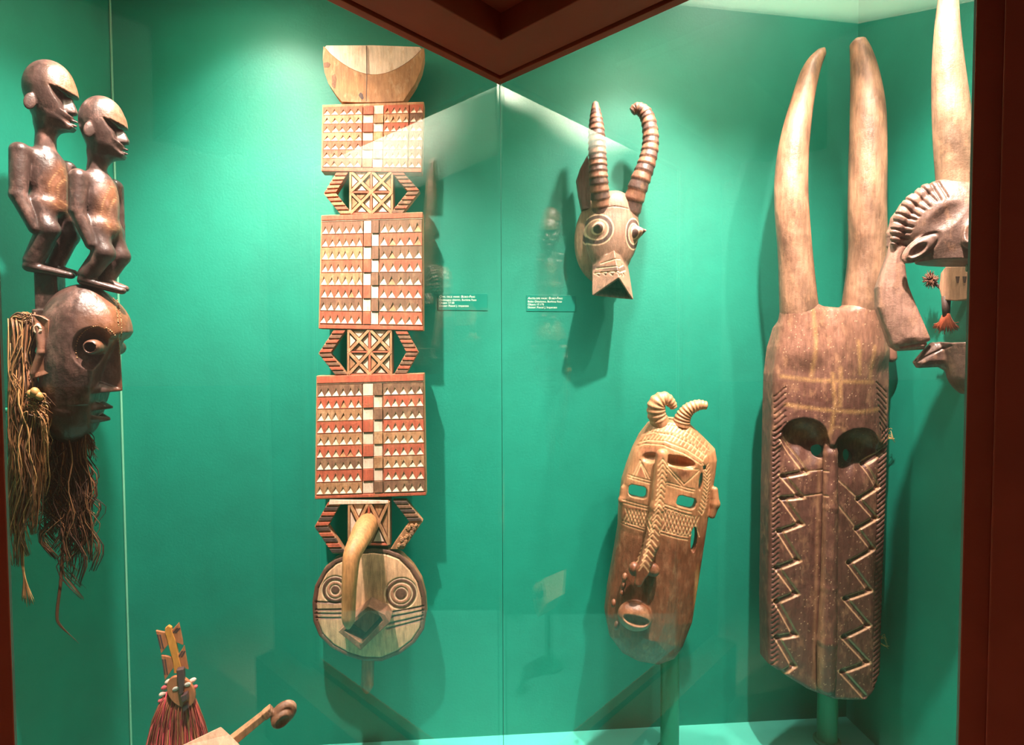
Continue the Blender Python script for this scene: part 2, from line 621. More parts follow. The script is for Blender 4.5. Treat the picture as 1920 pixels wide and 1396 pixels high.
    def emboss(self, pts, width, depth, dmin=-1e9, closed=False, flat=False):
        """Engrave (depth > 0) or raise a line drawn across the front."""
        q = [np.array(p[:2], float) for p in pts]
        if closed: q.append(q[0])
        for i in range(len(q) - 1):
            a, b = q[i], q[i + 1]
            lo = np.minimum(a, b) - width; hi = np.maximum(a, b) + width
            sl, g = self.sub((lo[0], lo[1], self.lo[2]), (hi[0], hi[1], self.lo[2] + self.n[2] * self.h), 1)
            if sl is None: continue
            x, y, z = g
            ba = b - a
            t = np.clip(((x - a[0]) * ba[0] + (y - a[1]) * ba[1]) / (ba @ ba + 1e-9), 0, 1)
            ds = np.sqrt((x - a[0] - ba[0] * t) ** 2 + (y - a[1] - ba[1] * t) ** 2)
            w = np.clip(1 - ds / width, 0, 1)
            w = np.clip(w * 3, 0, 1) if flat else w * w * (3 - 2 * w)
            # the deepest wins where two strokes meet
            self._em = getattr(self, '_em', None)
            self.F[sl] += (depth * w * (z > dmin)).astype(np.float32)

    def ring(self, c, r, width, depth, dmin=-1e9, ry=None, rot=0.0):
        n = 40
        ry = ry or r
        lo = (c[0] - max(r, ry) - width, c[1] - max(r, ry) - width, self.lo[2]); hi = (c[0] + max(r, ry) + width, c[1] + max(r, ry) + width, self.lo[2] + self.n[2] * self.h)
        sl, (x, y, z) = self.sub(lo, hi, 1)
        ca, sa = math.cos(rot), math.sin(rot)
        X, Y = x - c[0], y - c[1]
        X, Y = X * ca + Y * sa, -X * sa + Y * ca
        ds = np.abs(np.sqrt((X / r) ** 2 + (Y / ry) ** 2) - 1) * min(r, ry)
        w = np.clip(1 - ds / width, 0, 1)
        self.F[sl] += (depth * w * w * (3 - 2 * w) * (z > dmin)).astype(np.float32)

    def mesh(self, name, mat, parent, color=(0.3, 0.2, 0.12), paint=None):
        F = self.F
        F[0], F[-1] = np.maximum(F[0], 1), np.maximum(F[-1], 1)
        F[:, 0], F[:, -1] = np.maximum(F[:, 0], 1), np.maximum(F[:, -1], 1)
        F[:, :, 0], F[:, :, -1] = np.maximum(F[:, :, 0], 1), np.maximum(F[:, :, -1], 1)
        S = F < 0
        cnt = np.zeros(tuple(self.n - 1), np.int8)
        for i in (0, 1):
            for j in (0, 1):
                for l in (0, 1):
                    cnt += S[i:i + self.n[0] - 1, j:j + self.n[1] - 1, l:l + self.n[2] - 1]
        act = (cnt > 0) & (cnt < 8)
        idx = np.argwhere(act)
        ids = np.full(act.shape, -1, np.int32)
        ids[act] = np.arange(len(idx), dtype=np.int32)
        acc = np.zeros((len(idx), 3)); num = np.zeros(len(idx))
        cor = [np.array((i, j, l)) for i in (0, 1) for j in (0, 1) for l in (0, 1)]
        for a in cor:
            for ax in range(3):
                if a[ax]: continue
                b = a.copy(); b[ax] = 1
                ia, ib = idx + a, idx + b
                fa = F[ia[:, 0], ia[:, 1], ia[:, 2]]; fb = F[ib[:, 0], ib[:, 1], ib[:, 2]]
                m = (fa < 0) != (fb < 0)
                t = fa[m] / (fa[m] - fb[m])
                p = np.repeat(a[None, :].astype(float), m.sum(), 0)
                p[:, ax] = t
                acc[m] += p; num[m] += 1
        verts = self.lo + (idx + acc / num[:, None]) * self.h
        quads = []
        for ax in range(3):
            sl0 = [slice(None)] * 3; sl1 = [slice(None)] * 3
            sl0[ax] = slice(0, -1); sl1[ax] = slice(1, None)
            A = S[tuple(sl0)]; B = S[tuple(sl1)]
            e = np.argwhere(A != B)
            o1, o2 = [i for i in range(3) if i != ax]
            ok = (e[:, o1] > 0) & (e[:, o2] > 0) & (e[:, o1] < self.n[o1] - 1) & (e[:, o2] < self.n[o2] - 1)
            e = e[ok]
            ins = A[e[:, 0], e[:, 1], e[:, 2]]

            def cell(d1, d2):
                c = e.copy(); c[:, o1] -= d1; c[:, o2] -= d2
                return ids[c[:, 0], c[:, 1], c[:, 2]]
            q = np.stack([cell(1, 1), cell(0, 1), cell(0, 0), cell(1, 0)], 1)
            flip = ins if ax != 1 else ~ins
            # local axes (across, up, outward) map to Blender (x, z, -y): a proper rotation, so winding is kept
            q[~flip] = q[~flip][:, ::-1]
            quads.append(q)
        quads = np.concatenate(quads)
        me = bpy.data.meshes.new(name)
        nv, nq = len(verts), len(quads)
        me.vertices.add(nv); me.loops.add(nq * 4); me.polygons.add(nq)
        s = self.fr.s
        co = np.stack([verts[:, 0] * s, -verts[:, 2] * s, verts[:, 1] * s], 1)
        me.vertices.foreach_set('co', co.astype(np.float32).ravel())
        me.loops.foreach_set('vertex_index', quads.astype(np.int32).ravel())
        me.polygons.foreach_set('loop_start', np.arange(0, nq * 4, 4, dtype=np.int32))
        me.update(calc_edges=True)
        me.shade_smooth()
        cols = np.ones((nv, 4), np.float32); cols[:, :3] = color
        if paint: paint(verts, cols)
        at = me.color_attributes.new('Col', 'FLOAT_COLOR', 'POINT')
        at.data.foreach_set('color', cols.ravel())
        return new_obj(name, me, mat, parent)


def poly_sd(q, x, y):
    x, y = np.broadcast_arrays(x, y)
    d = np.full(x.shape, 1e9, np.float32)
    inside = np.zeros(x.shape, bool)
    n = len(q)
    for i in range(n):
        a, b = q[i], q[(i + 1) % n]
        e = b - a
        wx, wy = x - a[0], y - a[1]
        t = np.clip((wx * e[0] + wy * e[1]) / (e @ e + 1e-9), 0, 1)
        d = np.minimum(d, (wx - e[0] * t) ** 2 + (wy - e[1] * t) ** 2)
        cr = (a[1] > y) != (b[1] > y)
        with np.errstate(divide='ignore', invalid='ignore'):
            xi = (b[0] - a[0]) * (y - a[1]) / (b[1] - a[1] + 1e-12) + a[0]
        inside ^= cr & (x < xi)
    d = np.sqrt(d)
    return np.where(inside, -d, d)


def offset_line(pts, w):
    """Mitred parallel of an open polyline, w to its left."""
    out = []
    n = len(pts)
    for i in range(n):
        ns = []
        for a, b in ((i - 1, i), (i, i + 1)):
            if a < 0 or b >= n: continue
            dx, dy = pts[b][0] - pts[a][0], pts[b][1] - pts[a][1]
            l = math.hypot(dx, dy); ns.append((-dy / l, dx / l))
        nx = sum(q[0] for q in ns) / len(ns); ny = sum(q[1] for q in ns) / len(ns)
        l2 = max(nx * nx + ny * ny, .25)
        out.append((pts[i][0] + nx / l2 * w, pts[i][1] + ny / l2 * w))
    return out


def line_dist(v, pts, closed=False):
    q = [np.array(p[:2], float) for p in pts]
    if closed: q.append(q[0])
    d = np.full(len(v), 1e9)
    for i in range(len(q) - 1):
        a, b = q[i], q[i + 1]; e = b - a
        w = v[:, :2] - a
        t = np.clip(w @ e / (e @ e + 1e-9), 0, 1)
        d = np.minimum(d, np.hypot(w[:, 0] - e[0] * t, w[:, 1] - e[1] * t))
    return d


def blend(cols, f, c):
    f = np.clip(f, 0, 1)[:, None]
    cols[:, :3] = cols[:, :3] * (1 - f) + np.array(c) * f


def catmull(pts, n):
    p = [np.array(x, float) for x in pts]
    p = [2 * p[0] - p[1]] + p + [2 * p[-1] - p[-2]]
    out = []
    segs = len(p) - 3
    for i in range(n + 1):
        t = i / n * segs
        j = min(int(t), segs - 1); u = t - j
        a, b, c, d = p[j:j + 4]
        out.append(0.5 * (2 * b + (c - a) * u + (2 * a - 5 * b + 4 * c - d) * u * u + (3 * b - a - 3 * c + d) * u ** 3))
    return out


def tube_data(pts, rad, nseg=16, flat=1.0, mod=None):
    """Tube through 3-D points; rad per point; mod(i, t, angle) scales the radius. Returns verts, faces."""
    pts = [np.array(p, float) for p in pts]
    n = len(pts)
    verts, faces = [], []
    T = [pts[min(i + 1, n - 1)] - pts[max(i - 1, 0)] for i in range(n)]
    T = [t / (np.linalg.norm(t) + 1e-9) for t in T]
    ref = np.array((0, 0, 1.0)) if abs(T[0][2]) < 0.9 else np.array((1.0, 0, 0))
    N = np.cross(T[0], ref); N /= np.linalg.norm(N)
    for i in range(n):
        N = N - T[i] * (N @ T[i]); N /= np.linalg.norm(N) + 1e-9
        B = np.cross(T[i], N)
        for k in range(nseg):
            a = 2 * math.pi * k / nseg
            r = rad[i] * (mod(i, i / (n - 1), a) if mod else 1.0)
            verts.append(pts[i] + (N * math.cos(a) + B * math.sin(a) * flat) * r)
    for i in range(n - 1):
        for k in range(nseg):
            k2 = (k + 1) % nseg
            faces.append((i * nseg + k, i * nseg + k2, (i + 1) * nseg + k2, (i + 1) * nseg + k))
    faces.append(tuple(reversed(range(nseg))))
    faces.append(tuple(range((n - 1) * nseg, n * nseg)))
    return verts, faces


def set_cols(o, fn):
    me = o.data
    at = me.color_attributes.new('Col', 'FLOAT_COLOR', 'POINT')
    for i in range(len(me.vertices)):
        at.data[i].color = (*fn(i), 1)


def horn(fr, name, pts, rad, parent, mat, color, n=60, nseg=20, flat=1.0, mod=None, smooth=True):
    """pts: (px, py, d); rad in pixels at those points."""
    L = [fr.P(*p) for p in pts]
    c = catmull(L, n)
    r = [float(x[0]) for x in catmull([(q,) for q in rad], n)]
    # rounded tip
    rl = len(c)
    for j, fct in enumerate((0.25, 0.62, 0.86)):
        r[rl - 1 - j] *= fct
    v, f = tube_data(c, r, nseg, flat, mod)
    o = mesh_pydata(name, [fr.L(p) for p in v], f, mat, parent, smooth=smooth)
    set_cols(o, (lambda i: color((i // nseg) / n, (i % nseg) / nseg)) if callable(color) else (lambda i: color))
    return o


def strands(fr, name, specs, mat, parent, nseg=4, steps=9, seed=1, pal=((0.3, 0.2, 0.1),)):
    """specs: list of (list of (px, py, d) control points, radius)."""
    rnd = random.Random(seed)
    V, Fc, C = [], [], []
    for pts, rad in specs:
        c = catmull([fr.P(*p) for p in pts], steps)
        rr = [rad * (1 - 0.6 * (i / steps) ** 2) for i in range(steps + 1)]
        v, f = tube_data(c, rr, nseg, 0.6)
        b = len(V)
        V += [fr.L(p) for p in v]
        Fc += [tuple(x + b for x in q) for q in f]
        col = rnd.choice(pal); g = rnd.uniform(0.65, 1.35)
        C += [tuple(x * g for x in col)] * len(v)
    o = mesh_pydata(name, V, Fc, mat, parent, smooth=True)
    set_cols(o, lambda i: C[i])
    o['kind'] = 'stuff'
    return o


# pigments
RED = srgb(172, 84, 60); OCHRE = srgb(164, 116, 80); UMBER = srgb(118, 82, 62); KAOLIN = srgb(226, 196, 172); SOOT = srgb(72, 52, 46)
M_DARKWOOD = wood_mat('oiled_dark_wood', None, 0.36, 0.38, patina=srgb(150, 112, 100), patina_amt=0.5, pscale=26.0, bump=0.25, spec=0.6, gv_scale=(14, 14, 8), tool=2.0)
M_WOOD = wood_mat('weathered_wood', None, 0.55, 0.35, bump=0.35)
M_BROWN = wood_mat('rubbed_brown_wood', None, 0.42, 0.3, patina=srgb(190, 140, 104), patina_amt=0.35, bump=0.3, spec=0.55, tool=1.5)
M_RED = wood_mat('red_ochre_wood', RED, 0.7, 0.28, patina=OCHRE, patina_amt=0.6, bump=0.4, spec=0.3)
M_OCHRE = wood_mat('ochre_wood', OCHRE, 0.7, 0.3, patina=srgb(205, 170, 130), patina_amt=0.6, bump=0.4, spec=0.3)
M_UMBER = wood_mat('umber_wood', UMBER, 0.7, 0.3, patina=srgb(170, 130, 95), patina_amt=0.6, bump=0.4, spec=0.3)
M_KAOLIN = wood_mat('white_clay_wood', KAOLIN, 0.8, 0.2, patina=srgb(190, 140, 100), patina_amt=0.5, bump=0.4, spec=0.2)
M_SOOT = wood_mat('blackened_wood', SOOT, 0.55, 0.3, patina=srgb(120, 90, 70), patina_amt=0.5, bump=0.4, spec=0.4)
M_RAFFIA = wood_mat('raffia_fibre', None, 0.5, 0.2, bump=0.1)
M_METAL = paint_mat('teal_painted_steel', srgb(30, 130, 100), 0.4, 0.02)

# ---------------------------------------------------------------- tall plank mask with round owl face
PLANK_D = 0.085


def wall_frame(px, py, off):
    """Frame parallel to the back wall, off metres in front of it."""
    p = hit_plane(px, py, BW_P + BW_N * off, BW_N)
    return Frame(px, py, p.y, PSI)


def mount(fr, name, px, py, d, r, mat, parent, off):
    """Rod from the back of a mask to the back wall."""
    a = fr.P(px, py, d)
    dist = -(off / fr.s)
    v, f = tube_data([(a[0], a[1], d), (a[0], a[1], dist)], [r, r], 10)
    return mesh_pydata(name, [fr.L(p) for p in v], f, mat, parent, smooth=False)


def build_plank():
    rnd = random.Random(4)
    fr = wall_frame(692, 1300, PLANK_D)
    root = fr.root('plank_mask', 'tall carved plank mask with red and white notched panels above a round owl face', 'mask')
    TH_ = -26.0

    def lerp(a, b, t): return (a[0] + (b[0] - a[0]) * t, a[1] + (b[1] - a[1]) * t)

    # --- crescent crown
    crown = [(606, 85), (700, 84), (795, 88), (795, 106), (790, 130), (779, 155), (764, 178), (756, 190), (715, 192), (676, 192), (641, 191), (630, 178), (616, 157), (608, 135), (605, 110)]
    arc = [lerp((609, 89), (790, 93), t / 16.0) for t in range(17)]
    arc = [(x, y + 49 * math.sin(math.pi * t / 16) ** 0.85) for t, (x, y) in enumerate(arc)]
    cr = fr.prism('crown', crown, TH_, -4, M_OCHRE, root, 1.5, d_at=0)
    low = [(606, 86)] + arc + [(795, 90), (795, 106), (790, 130), (779, 155), (764, 178), (756, 190), (715, 192), (676, 192), (641, 191), (630, 178), (616, 157), (608, 135), (605, 110)]
    fr.prism('crown_crescent', low, -5, 0, M_OCHRE, cr, 0.8)
    up = arc + [(787, 88.5), (700, 85.5), (612, 86)]
    fr.prism('crown_hollow', [(x, y - 0.6) for x, y in up], -6, -2.6, M_KAOLIN, cr, 0.0)

    fr.prism('crack', [(686.5, 86), (688, 86), (688.5, 140), (687.5, 190), (686, 190), (687, 140)], -1, .25, M_SOOT, cr)
    fr.prism('knot_hole', [(672, 178), (676, 173), (680, 176), (682, 184), (679, 187), (675, 183)], -1, .3, M_SOOT, cr)
    fr.prism('knot_hole', [(607, 118), (614, 116), (620, 120), (616, 126), (608, 126)], -1, .3, M_UMBER, cr)
    fr.prism('knot_hole', [(622, 142), (628, 138), (631, 148), (628, 166), (622, 162)], -1, .3, M_UMBER, cr)

    def panel(TL, TR, BR, BL, rows, c0, c1, c2, nl, nr, btop, bbot, reds, side_col=None, top_strip=True):
        """c0..c2: pixel columns of the checkered spine."""
        def Q(a, b): return lerp(lerp(TL, TR, a), lerp(BL, BR, a), b)
        wpx = TR[0] - TL[0]
        pb = fr.prism('panel', [TL, TR, BR, BL], TH_, 0, M_UMBER if False else M_OCHRE, root, 1.5, d_at=0)
        A0, A1, A2 = [(c - TL[0]) / wpx for c in (c0, c1, c2)]
        aend = 1.0 if side_col is None else (side_col - TL[0]) / wpx
        FD = 4.0

        def band(a0, a1, b0, b1, n, mat, up=True):
            vs, fs = [], []

            def vt(a, b, d):
                x, y = Q(a, b)
                vs.append(fr.L(fr.P(x, y, d))); return len(vs) - 1
            w = (a1 - a0) / n
            notch = []
            for i in range(n):
                x0, x1 = a0 + w * i, a0 + w * (i + 1)
                j = rnd.uniform(-.06, .06) * w
                aL, aR, am = x0 + .07 * w + j, x1 - .07 * w + j, (x0 + x1) / 2 + j + rnd.uniform(-.05, .05) * w
                hb = b1 - b0
                bb, ba = b1 - .05 * hb, b0 + rnd.uniform(.22, .34) * hb
                p = [vt(x0, b0, FD), vt(am, b0, FD), vt(am, ba, FD), vt(aL, bb, FD), vt(aL, b1, FD), vt(x0, b1, FD)]
                fs.append(tuple(reversed(p)))
                q = [p[1], vt(x1, b0, FD), vt(x1, b1, FD), vt(aR, b1, FD), vt(aR, bb, FD), p[2]]
                fs.append(tuple(reversed(q)))
                fs.append((p[3], p[4], q[3], q[4]))
                notch.append((aL, aR, am, bb, ba))
            # skirt
            rim = [(a0, b0), (a1, b0), (a1, b1), (a0, b1)]
            for k in range(4):
                (pa, qa), (pb_, qb) = rim[k], rim[(k + 1) % 4]
                a_, b_ = vt(pa, qa, FD), vt(pb_, qb, FD)
                c_, d_ = vt(pb_, qb, -0.5), vt(pa, qa, -0.5)
                fs.append((a_, b_, c_, d_))
            mesh_pydata('carved_band', vs, fs, mat, pb)
            for (aL, aR, am, bb, ba) in notch:
                P4 = []
                for a, b, d in ((aL, bb, FD - .1), (aR, bb, FD - .1), (am, ba, FD - .1), (am, ba + (bb - ba) * .16, .6)):
                    x, y = Q(a, b); P4.append(fr.L(fr.P(x, y, d)))
                mesh_pydata('carved_notch', P4, [(0, 1, 3), (1, 2, 3), (2, 0, 3)], M_KAOLIN if rnd.random() < .93 else M_OCHRE, pb)

        for r_ in range(rows):
            b0 = btop + (bbot - btop) * r_ / rows
            b1 = btop + (bbot - btop) * (r_ + 1) / rows
            g = .0025
            red = (r_ % 2 == reds)
            ml = M_RED if red else (M_OCHRE if rnd.random() < .5 else M_UMBER)
            mr = M_RED if red else (M_OCHRE if rnd.random() < .4 else M_UMBER)
            band(.012, A0 - .006, b0 + g, b1 - g, nl, ml)
            band(A2 + .006, aend - (.012 if side_col is None else .006), b0 + g, b1 - g, nr, mr)
            if side_col is not None:
                band(aend + .004, .992, b0 + g, b1 - g, 2, M_RED if red else M_UMBER)
            for (s0, s1, wh) in ((A0, A1, r_ % 2 == 1 - reds if False else (r_ + (1 if reds else 0)) % 2 == 1), (A1, A2, (r_ + (1 if reds else 0)) % 2 == 0)):
                x = [Q(s0 + .003, b0 + g), Q(s1 - .003, b0 + g), Q(s1 - .003, b1 - g), Q(s0 + .003, b1 - g)]
                fr.prism('carved_square', x, -1, 2.2 if wh else 4.4, M_KAOLIN if wh else (ml if s0 == A0 else mr), pb, 0.5)
        # plain edge strips
        if top_strip:
            fr.prism('edge_strip', [Q(0.004, .004), Q(.996, .004), Q(.996, btop - .012), Q(.004, btop - .012)], -1, 3.6, M_RED, pb, 0.8)
            fr.prism('edge_strip', [Q(0.006, btop - .010), Q(.994, btop - .010), Q(.994, btop - .003), Q(.006, btop - .003)], -1, 2.4, M_KAOLIN, pb, 0.3)
        fr.prism('edge_strip', [Q(0.004, bbot + .006), Q(.996, bbot + .006), Q(.996, .996), Q(.004, .996)], -1, 3.6, M_OCHRE if top_strip is None else M_RED, pb, 0.8)
        return pb

    panel((604, 196), (795, 190), (791, 323), (602, 321), 7, 681, 701, 720, 5, 4, .035, .935, 0, side_col=768, top_strip=False)
    panel((602, 403), (793, 397), (794, 620), (597, 616), 8, 682, 697, 711, 6, 5, .06, .955, 1)
    panel((593, 704), (795, 699), (799, 929), (590, 936), 9, 680, 700, 717, 6, 5, .075, .965, 1)

    # --- lattice blocks
    def lattice(x0, x1, y0, y1, rows, mirror=False):
        bl = fr.prism('lattice_block', [(x0, y0 - 2), (x1, y0 - 2), (x1, y1 + 2), (x0, y1 + 2)], TH_ + 4, -2.5, M_UMBER, root, 1.2, d_at=0)
        cx = [x0 + 3, (x0 + x1) / 2, x1 - 3]
        cy = [y0 + 1 + (y1 - y0 - 2) * i / rows for i in range(rows + 1)]
        D = 2.2

        def bar(p, q, w, mat=M_OCHRE, d=D):
            dx, dy = q[0] - p[0], q[1] - p[1]
            L_ = math.hypot(dx, dy); nx, ny = -dy / L_ * w, dx / L_ * w
            fr.prism('lattice_bar', [(p[0] + nx, p[1] + ny), (q[0] + nx, q[1] + ny), (q[0] - nx, q[1] - ny), (p[0] - nx, p[1] - ny)], -3, d, mat, bl, 0.5)
        for i in range(2):
            for j in range(rows):
                a, b, c, d = (cx[i], cy[j]), (cx[i + 1], cy[j]), (cx[i + 1], cy[j + 1]), (cx[i], cy[j + 1])
                m = ((a[0] + c[0]) / 2, (a[1] + c[1]) / 2)
                bar(a, c, 2.6); bar(b, d, 2.6, M_OCHRE, D + .35)
                for p, q in ((a, b), (b, c), (c, d), (d, a)):
                    ce = ((p[0] + q[0] + m[0]) / 3, (p[1] + q[1] + m[1]) / 3)
                    tri = [lerp(ce, w_, .52) for w_ in (p, q, m)]
                    fr.prism('lattice_chip', tri, -3, -1.2, M_KAOLIN if rnd.random() < .75 else M_OCHRE, bl, 0.0)
        for x in cx: bar((x, cy[0]), (x, cy[-1]), 2.0, M_RED if x == cx[1] else M_OCHRE, D - .3)
        for y in cy: bar((cx[0], y), (cx[-1], y), 1.6, M_RED, D - .5)
        return bl
    lattice(654, 738, 319, 401, 2)
    lattice(650, 736, 616, 703, 2)
    lattice(651, 732, 938, 1022, 1)
    fr.prism('neck_strip', [(618, 936), (728, 938), (728, 944), (616, 946)], -8, 3, M_KAOLIN, root, 1.0)

    # --- bent arms with ribs
    def arm(pts, w, cols, broken=False):
        def off(i, s_):
            p = pts[i]
            if i == 1:
                u = (pts[1][0] - pts[0][0], pts[1][1] - pts[0][1]); v = (pts[2][0] - pts[1][0], pts[2][1] - pts[1][1])
                lu, lv = math.hypot(*u), math.hypot(*v)
                n1 = (-u[1] / lu, u[0] / lu); n2 = (-v[1] / lv, v[0] / lv)
                nx, ny = n1[0] + n2[0], n1[1] + n2[1]
                l_ = math.hypot(nx, ny); k = w / (l_ / 2 * 1.0) / 2 * 1.0
                return (p[0] + s_ * nx / l_ * w * 1.25, p[1] + s_ * ny / l_ * w * 1.25)
            q, r_ = (pts[0], pts[1]) if i == 0 else (pts[1], pts[2])
            u = (r_[0] - q[0], r_[1] - q[1]); lu = math.hypot(*u)
            # ends lie flat against the panels
            return (p[0] + s_ * (-1 if u[1] > 0 else 1) * w * 1.25, p[1])
        A = [off(i, 1) for i in range(3)]; B = [off(i, -1) for i in range(3)]
        ob = fr.prism('bent_arm', A + B[::-1], TH_ + 8, -1, M_OCHRE, root, 1.0, d_at=0)
        for seg in (0, 1):
            n = 5
            for j in range(n):
                t0, t1 = (j + .14) / n, (j + .80) / n
                if broken and seg == 1: continue
                q = [lerp(A[seg], A[seg + 1], t0), lerp(B[seg], B[seg + 1], t0), lerp(B[seg], B[seg + 1], t1), lerp(A[seg], A[seg + 1], t1)]
                fr.prism('carved_rib', q, -2, 2.2, cols[(j + seg) % 2], ob, 0.7)
        if broken:
            for j in range(26):
                t = rnd.uniform(0.05, 1); s_ = rnd.uniform(0.1, .9)
                p = lerp(lerp(A[1], A[2], t), lerp(B[1], B[2], t), s_)
                rr = rnd.uniform(2.5, 5)
                poly = [(p[0] + rr * math.cos(a) * rnd.uniform(.6, 1.1), p[1] + rr * math.sin(a) * rnd.uniform(.6, 1.1)) for a in (0, 1.2, 2.5, 3.8, 5.1)]
                fr.prism('splinter', poly, -6, rnd.uniform(0, 4), M_OCHRE if j % 3 else M_UMBER, ob, 0.6)
    arm([(642, 322), (618, 362), (650, 402)], 9, (M_RED, M_OCHRE))
    arm([(744, 322), (776, 358), (742, 401)], 9, (M_RED, M_UMBER))
    arm([(637, 618), (608, 662), (640, 703)], 9, (M_RED, M_UMBER))
    arm([(752, 620), (773, 660), (750, 701)], 9, (M_RED, M_UMBER))
    arm([(628, 940), (602, 987), (636, 1038)], 10, (M_RED, M_SOOT))
    arm([(749, 938), (780, 978), (744, 1030)], 10, (M_SOOT, M_UMBER), broken=True)

    # --- round face
    g = Sculpt.of(fr, 575, 1020, 812, 1250, -28, 16, 1.15)
    fc = [(650, 1040), (672, 1030), (700, 1027), (728, 1031), (752, 1040), (774, 1062), (790, 1088), (798, 1118), (800, 1150), (795, 1180), (778, 1205), (750, 1226), (716, 1240), (680, 1239), (650, 1230), (620, 1214), (598, 1192), (587, 1165), (585, 1130), (590, 1098), (606, 1068), (626, 1050)]
    g.relief(fr.poly(fc), -24, lambda x, y, e: 0.0 + 3 * np.clip(e / 40, 0, 1), 1, edge=2)
    rim = fr.poly(fc)
    el, er = fr.P(629, 1104), fr.P(752, 1111)
    for c, rs in ((el, (25.5, 17, 9)), (er, (29.5, 21, 12))):
        for r_ in rs: g.ring(c, r_, 2.2, 2.0, -8)
    rin = [lerp((p[0], p[1]), (fr.P(693, 1136)[0], fr.P(693, 1136)[1]), .075) for p in rim]
    g.emboss(rin, 2.2, 1.8, -8, True)
    stripes = []
    for xa, ya, xb, yb in ((592, 1128, 640, 1129), (592, 1143, 642, 1141), (593, 1158, 640, 1157), (592, 1150, 642, 1149), (712, 1150, 794, 1136), (716, 1158, 794, 1144), (722, 1169, 793, 1154), (726, 1177, 792, 1161)):
        q = [fr.P(xa, ya), fr.P(xb, yb)]
        g.emboss(q, 2.4, 1.8, -8); stripes.append(q)
    crack = fr.poly([(725, 1040), (724, 1070), (727, 1100), (724, 1130)])
    g.emboss(crack, 1.6, 1.5, -8)
    pale, dark = srgb(206, 160, 122), srgb(100, 66, 52)

    def paint(v, c):
        sd = poly_sd(np.array([p[:2] for p in rim], np.float32), v[:, 0], v[:, 1])
        blend(c, (-sd < 9) * 1.0, dark)
        for ce, R in ((el, ((25.5, 17), (9, 0))), (er, ((29.5, 21), (12, 0)))):
            rr = np.hypot(v[:, 0] - ce[0], v[:, 1] - ce[1])
            for hi, lo in R: blend(c, ((rr < hi) & (rr > lo)) * 1.0, dark)
            blend(c, ((rr < R[0][1]) & (rr > R[1][0])) * .75, srgb(150, 98, 76))
            for q in (R[0][0], R[0][1], R[1][0]): blend(c, np.clip(1.8 - np.abs(rr - q), 0, 1), srgb(215, 185, 150))
        for i in (0, 1, 2):
            pass
        for q in stripes: blend(c, np.clip(3.4 - line_dist(v, q), 0, 1) * .85, dark)
        blend(c, (v[:, 2] < -5) * 1.0, srgb(150, 105, 72))
    g.mesh('owl_face', M_WOOD, root, pale, paint)

    # --- hooked beak
    beak = [(690, 978, -4), (684, 990, 30), (672, 1014, 66), (660, 1042, 92), (656, 1080, 100), (654, 1130, 100), (653, 1178, 98)]
    horn(fr, 'hooked_beak', beak, [18, 20, 18, 15.5, 13.5, 12, 11.5], root, M_WOOD, srgb(176, 122, 74), 46, 18)
    # --- box mouth: a protruding diamond-shaped tube
    outer = [(634, 1184), (676, 1219), (731, 1166), (722, 1152), (690, 1136)]
    inner = [(645, 1182), (678, 1206), (718, 1163), (712, 1154), (690, 1146)]
    D1 = 44
    q1 = [fr.P(x, y, D1) for x, y in outer]; q2 = [fr.P(x, y, D1) for x, y in inner]
    vs = [fr.L((p[0], p[1], -2)) for p in q1] + [fr.L(p) for p in q1] + [fr.L(p) for p in q2] + [fr.L((p[0], p[1], 2)) for p in q2]
    fs = []
    for i in range(5):
        j = (i + 1) % 5
        for k in range(3): fs.append((k * 5 + i, k * 5 + j, (k + 1) * 5 + j, (k + 1) * 5 + i))
    mesh_pydata('box_mouth', vs, fs, M_UMBER, root, bevel=0.0015)
    # --- carrying stick below
    st = [(690, 1205, -14), (690, 1240, -13), (688, 1299, -12)]
    horn(fr, 'stick', st, [12, 12, 12], root, M_WOOD, srgb(140, 90, 58), 24, 10)
    mount(fr, 'wall_mount', 696, 500, TH_ + 1, 8, M_METAL, root, PLANK_D)
    mount(fr, 'wall_mount', 696, 1110, TH_ + 5, 8, M_METAL, root, PLANK_D)


build_plank()

# ---------------------------------------------------------------- dark face mask with two standing figures and raffia beard


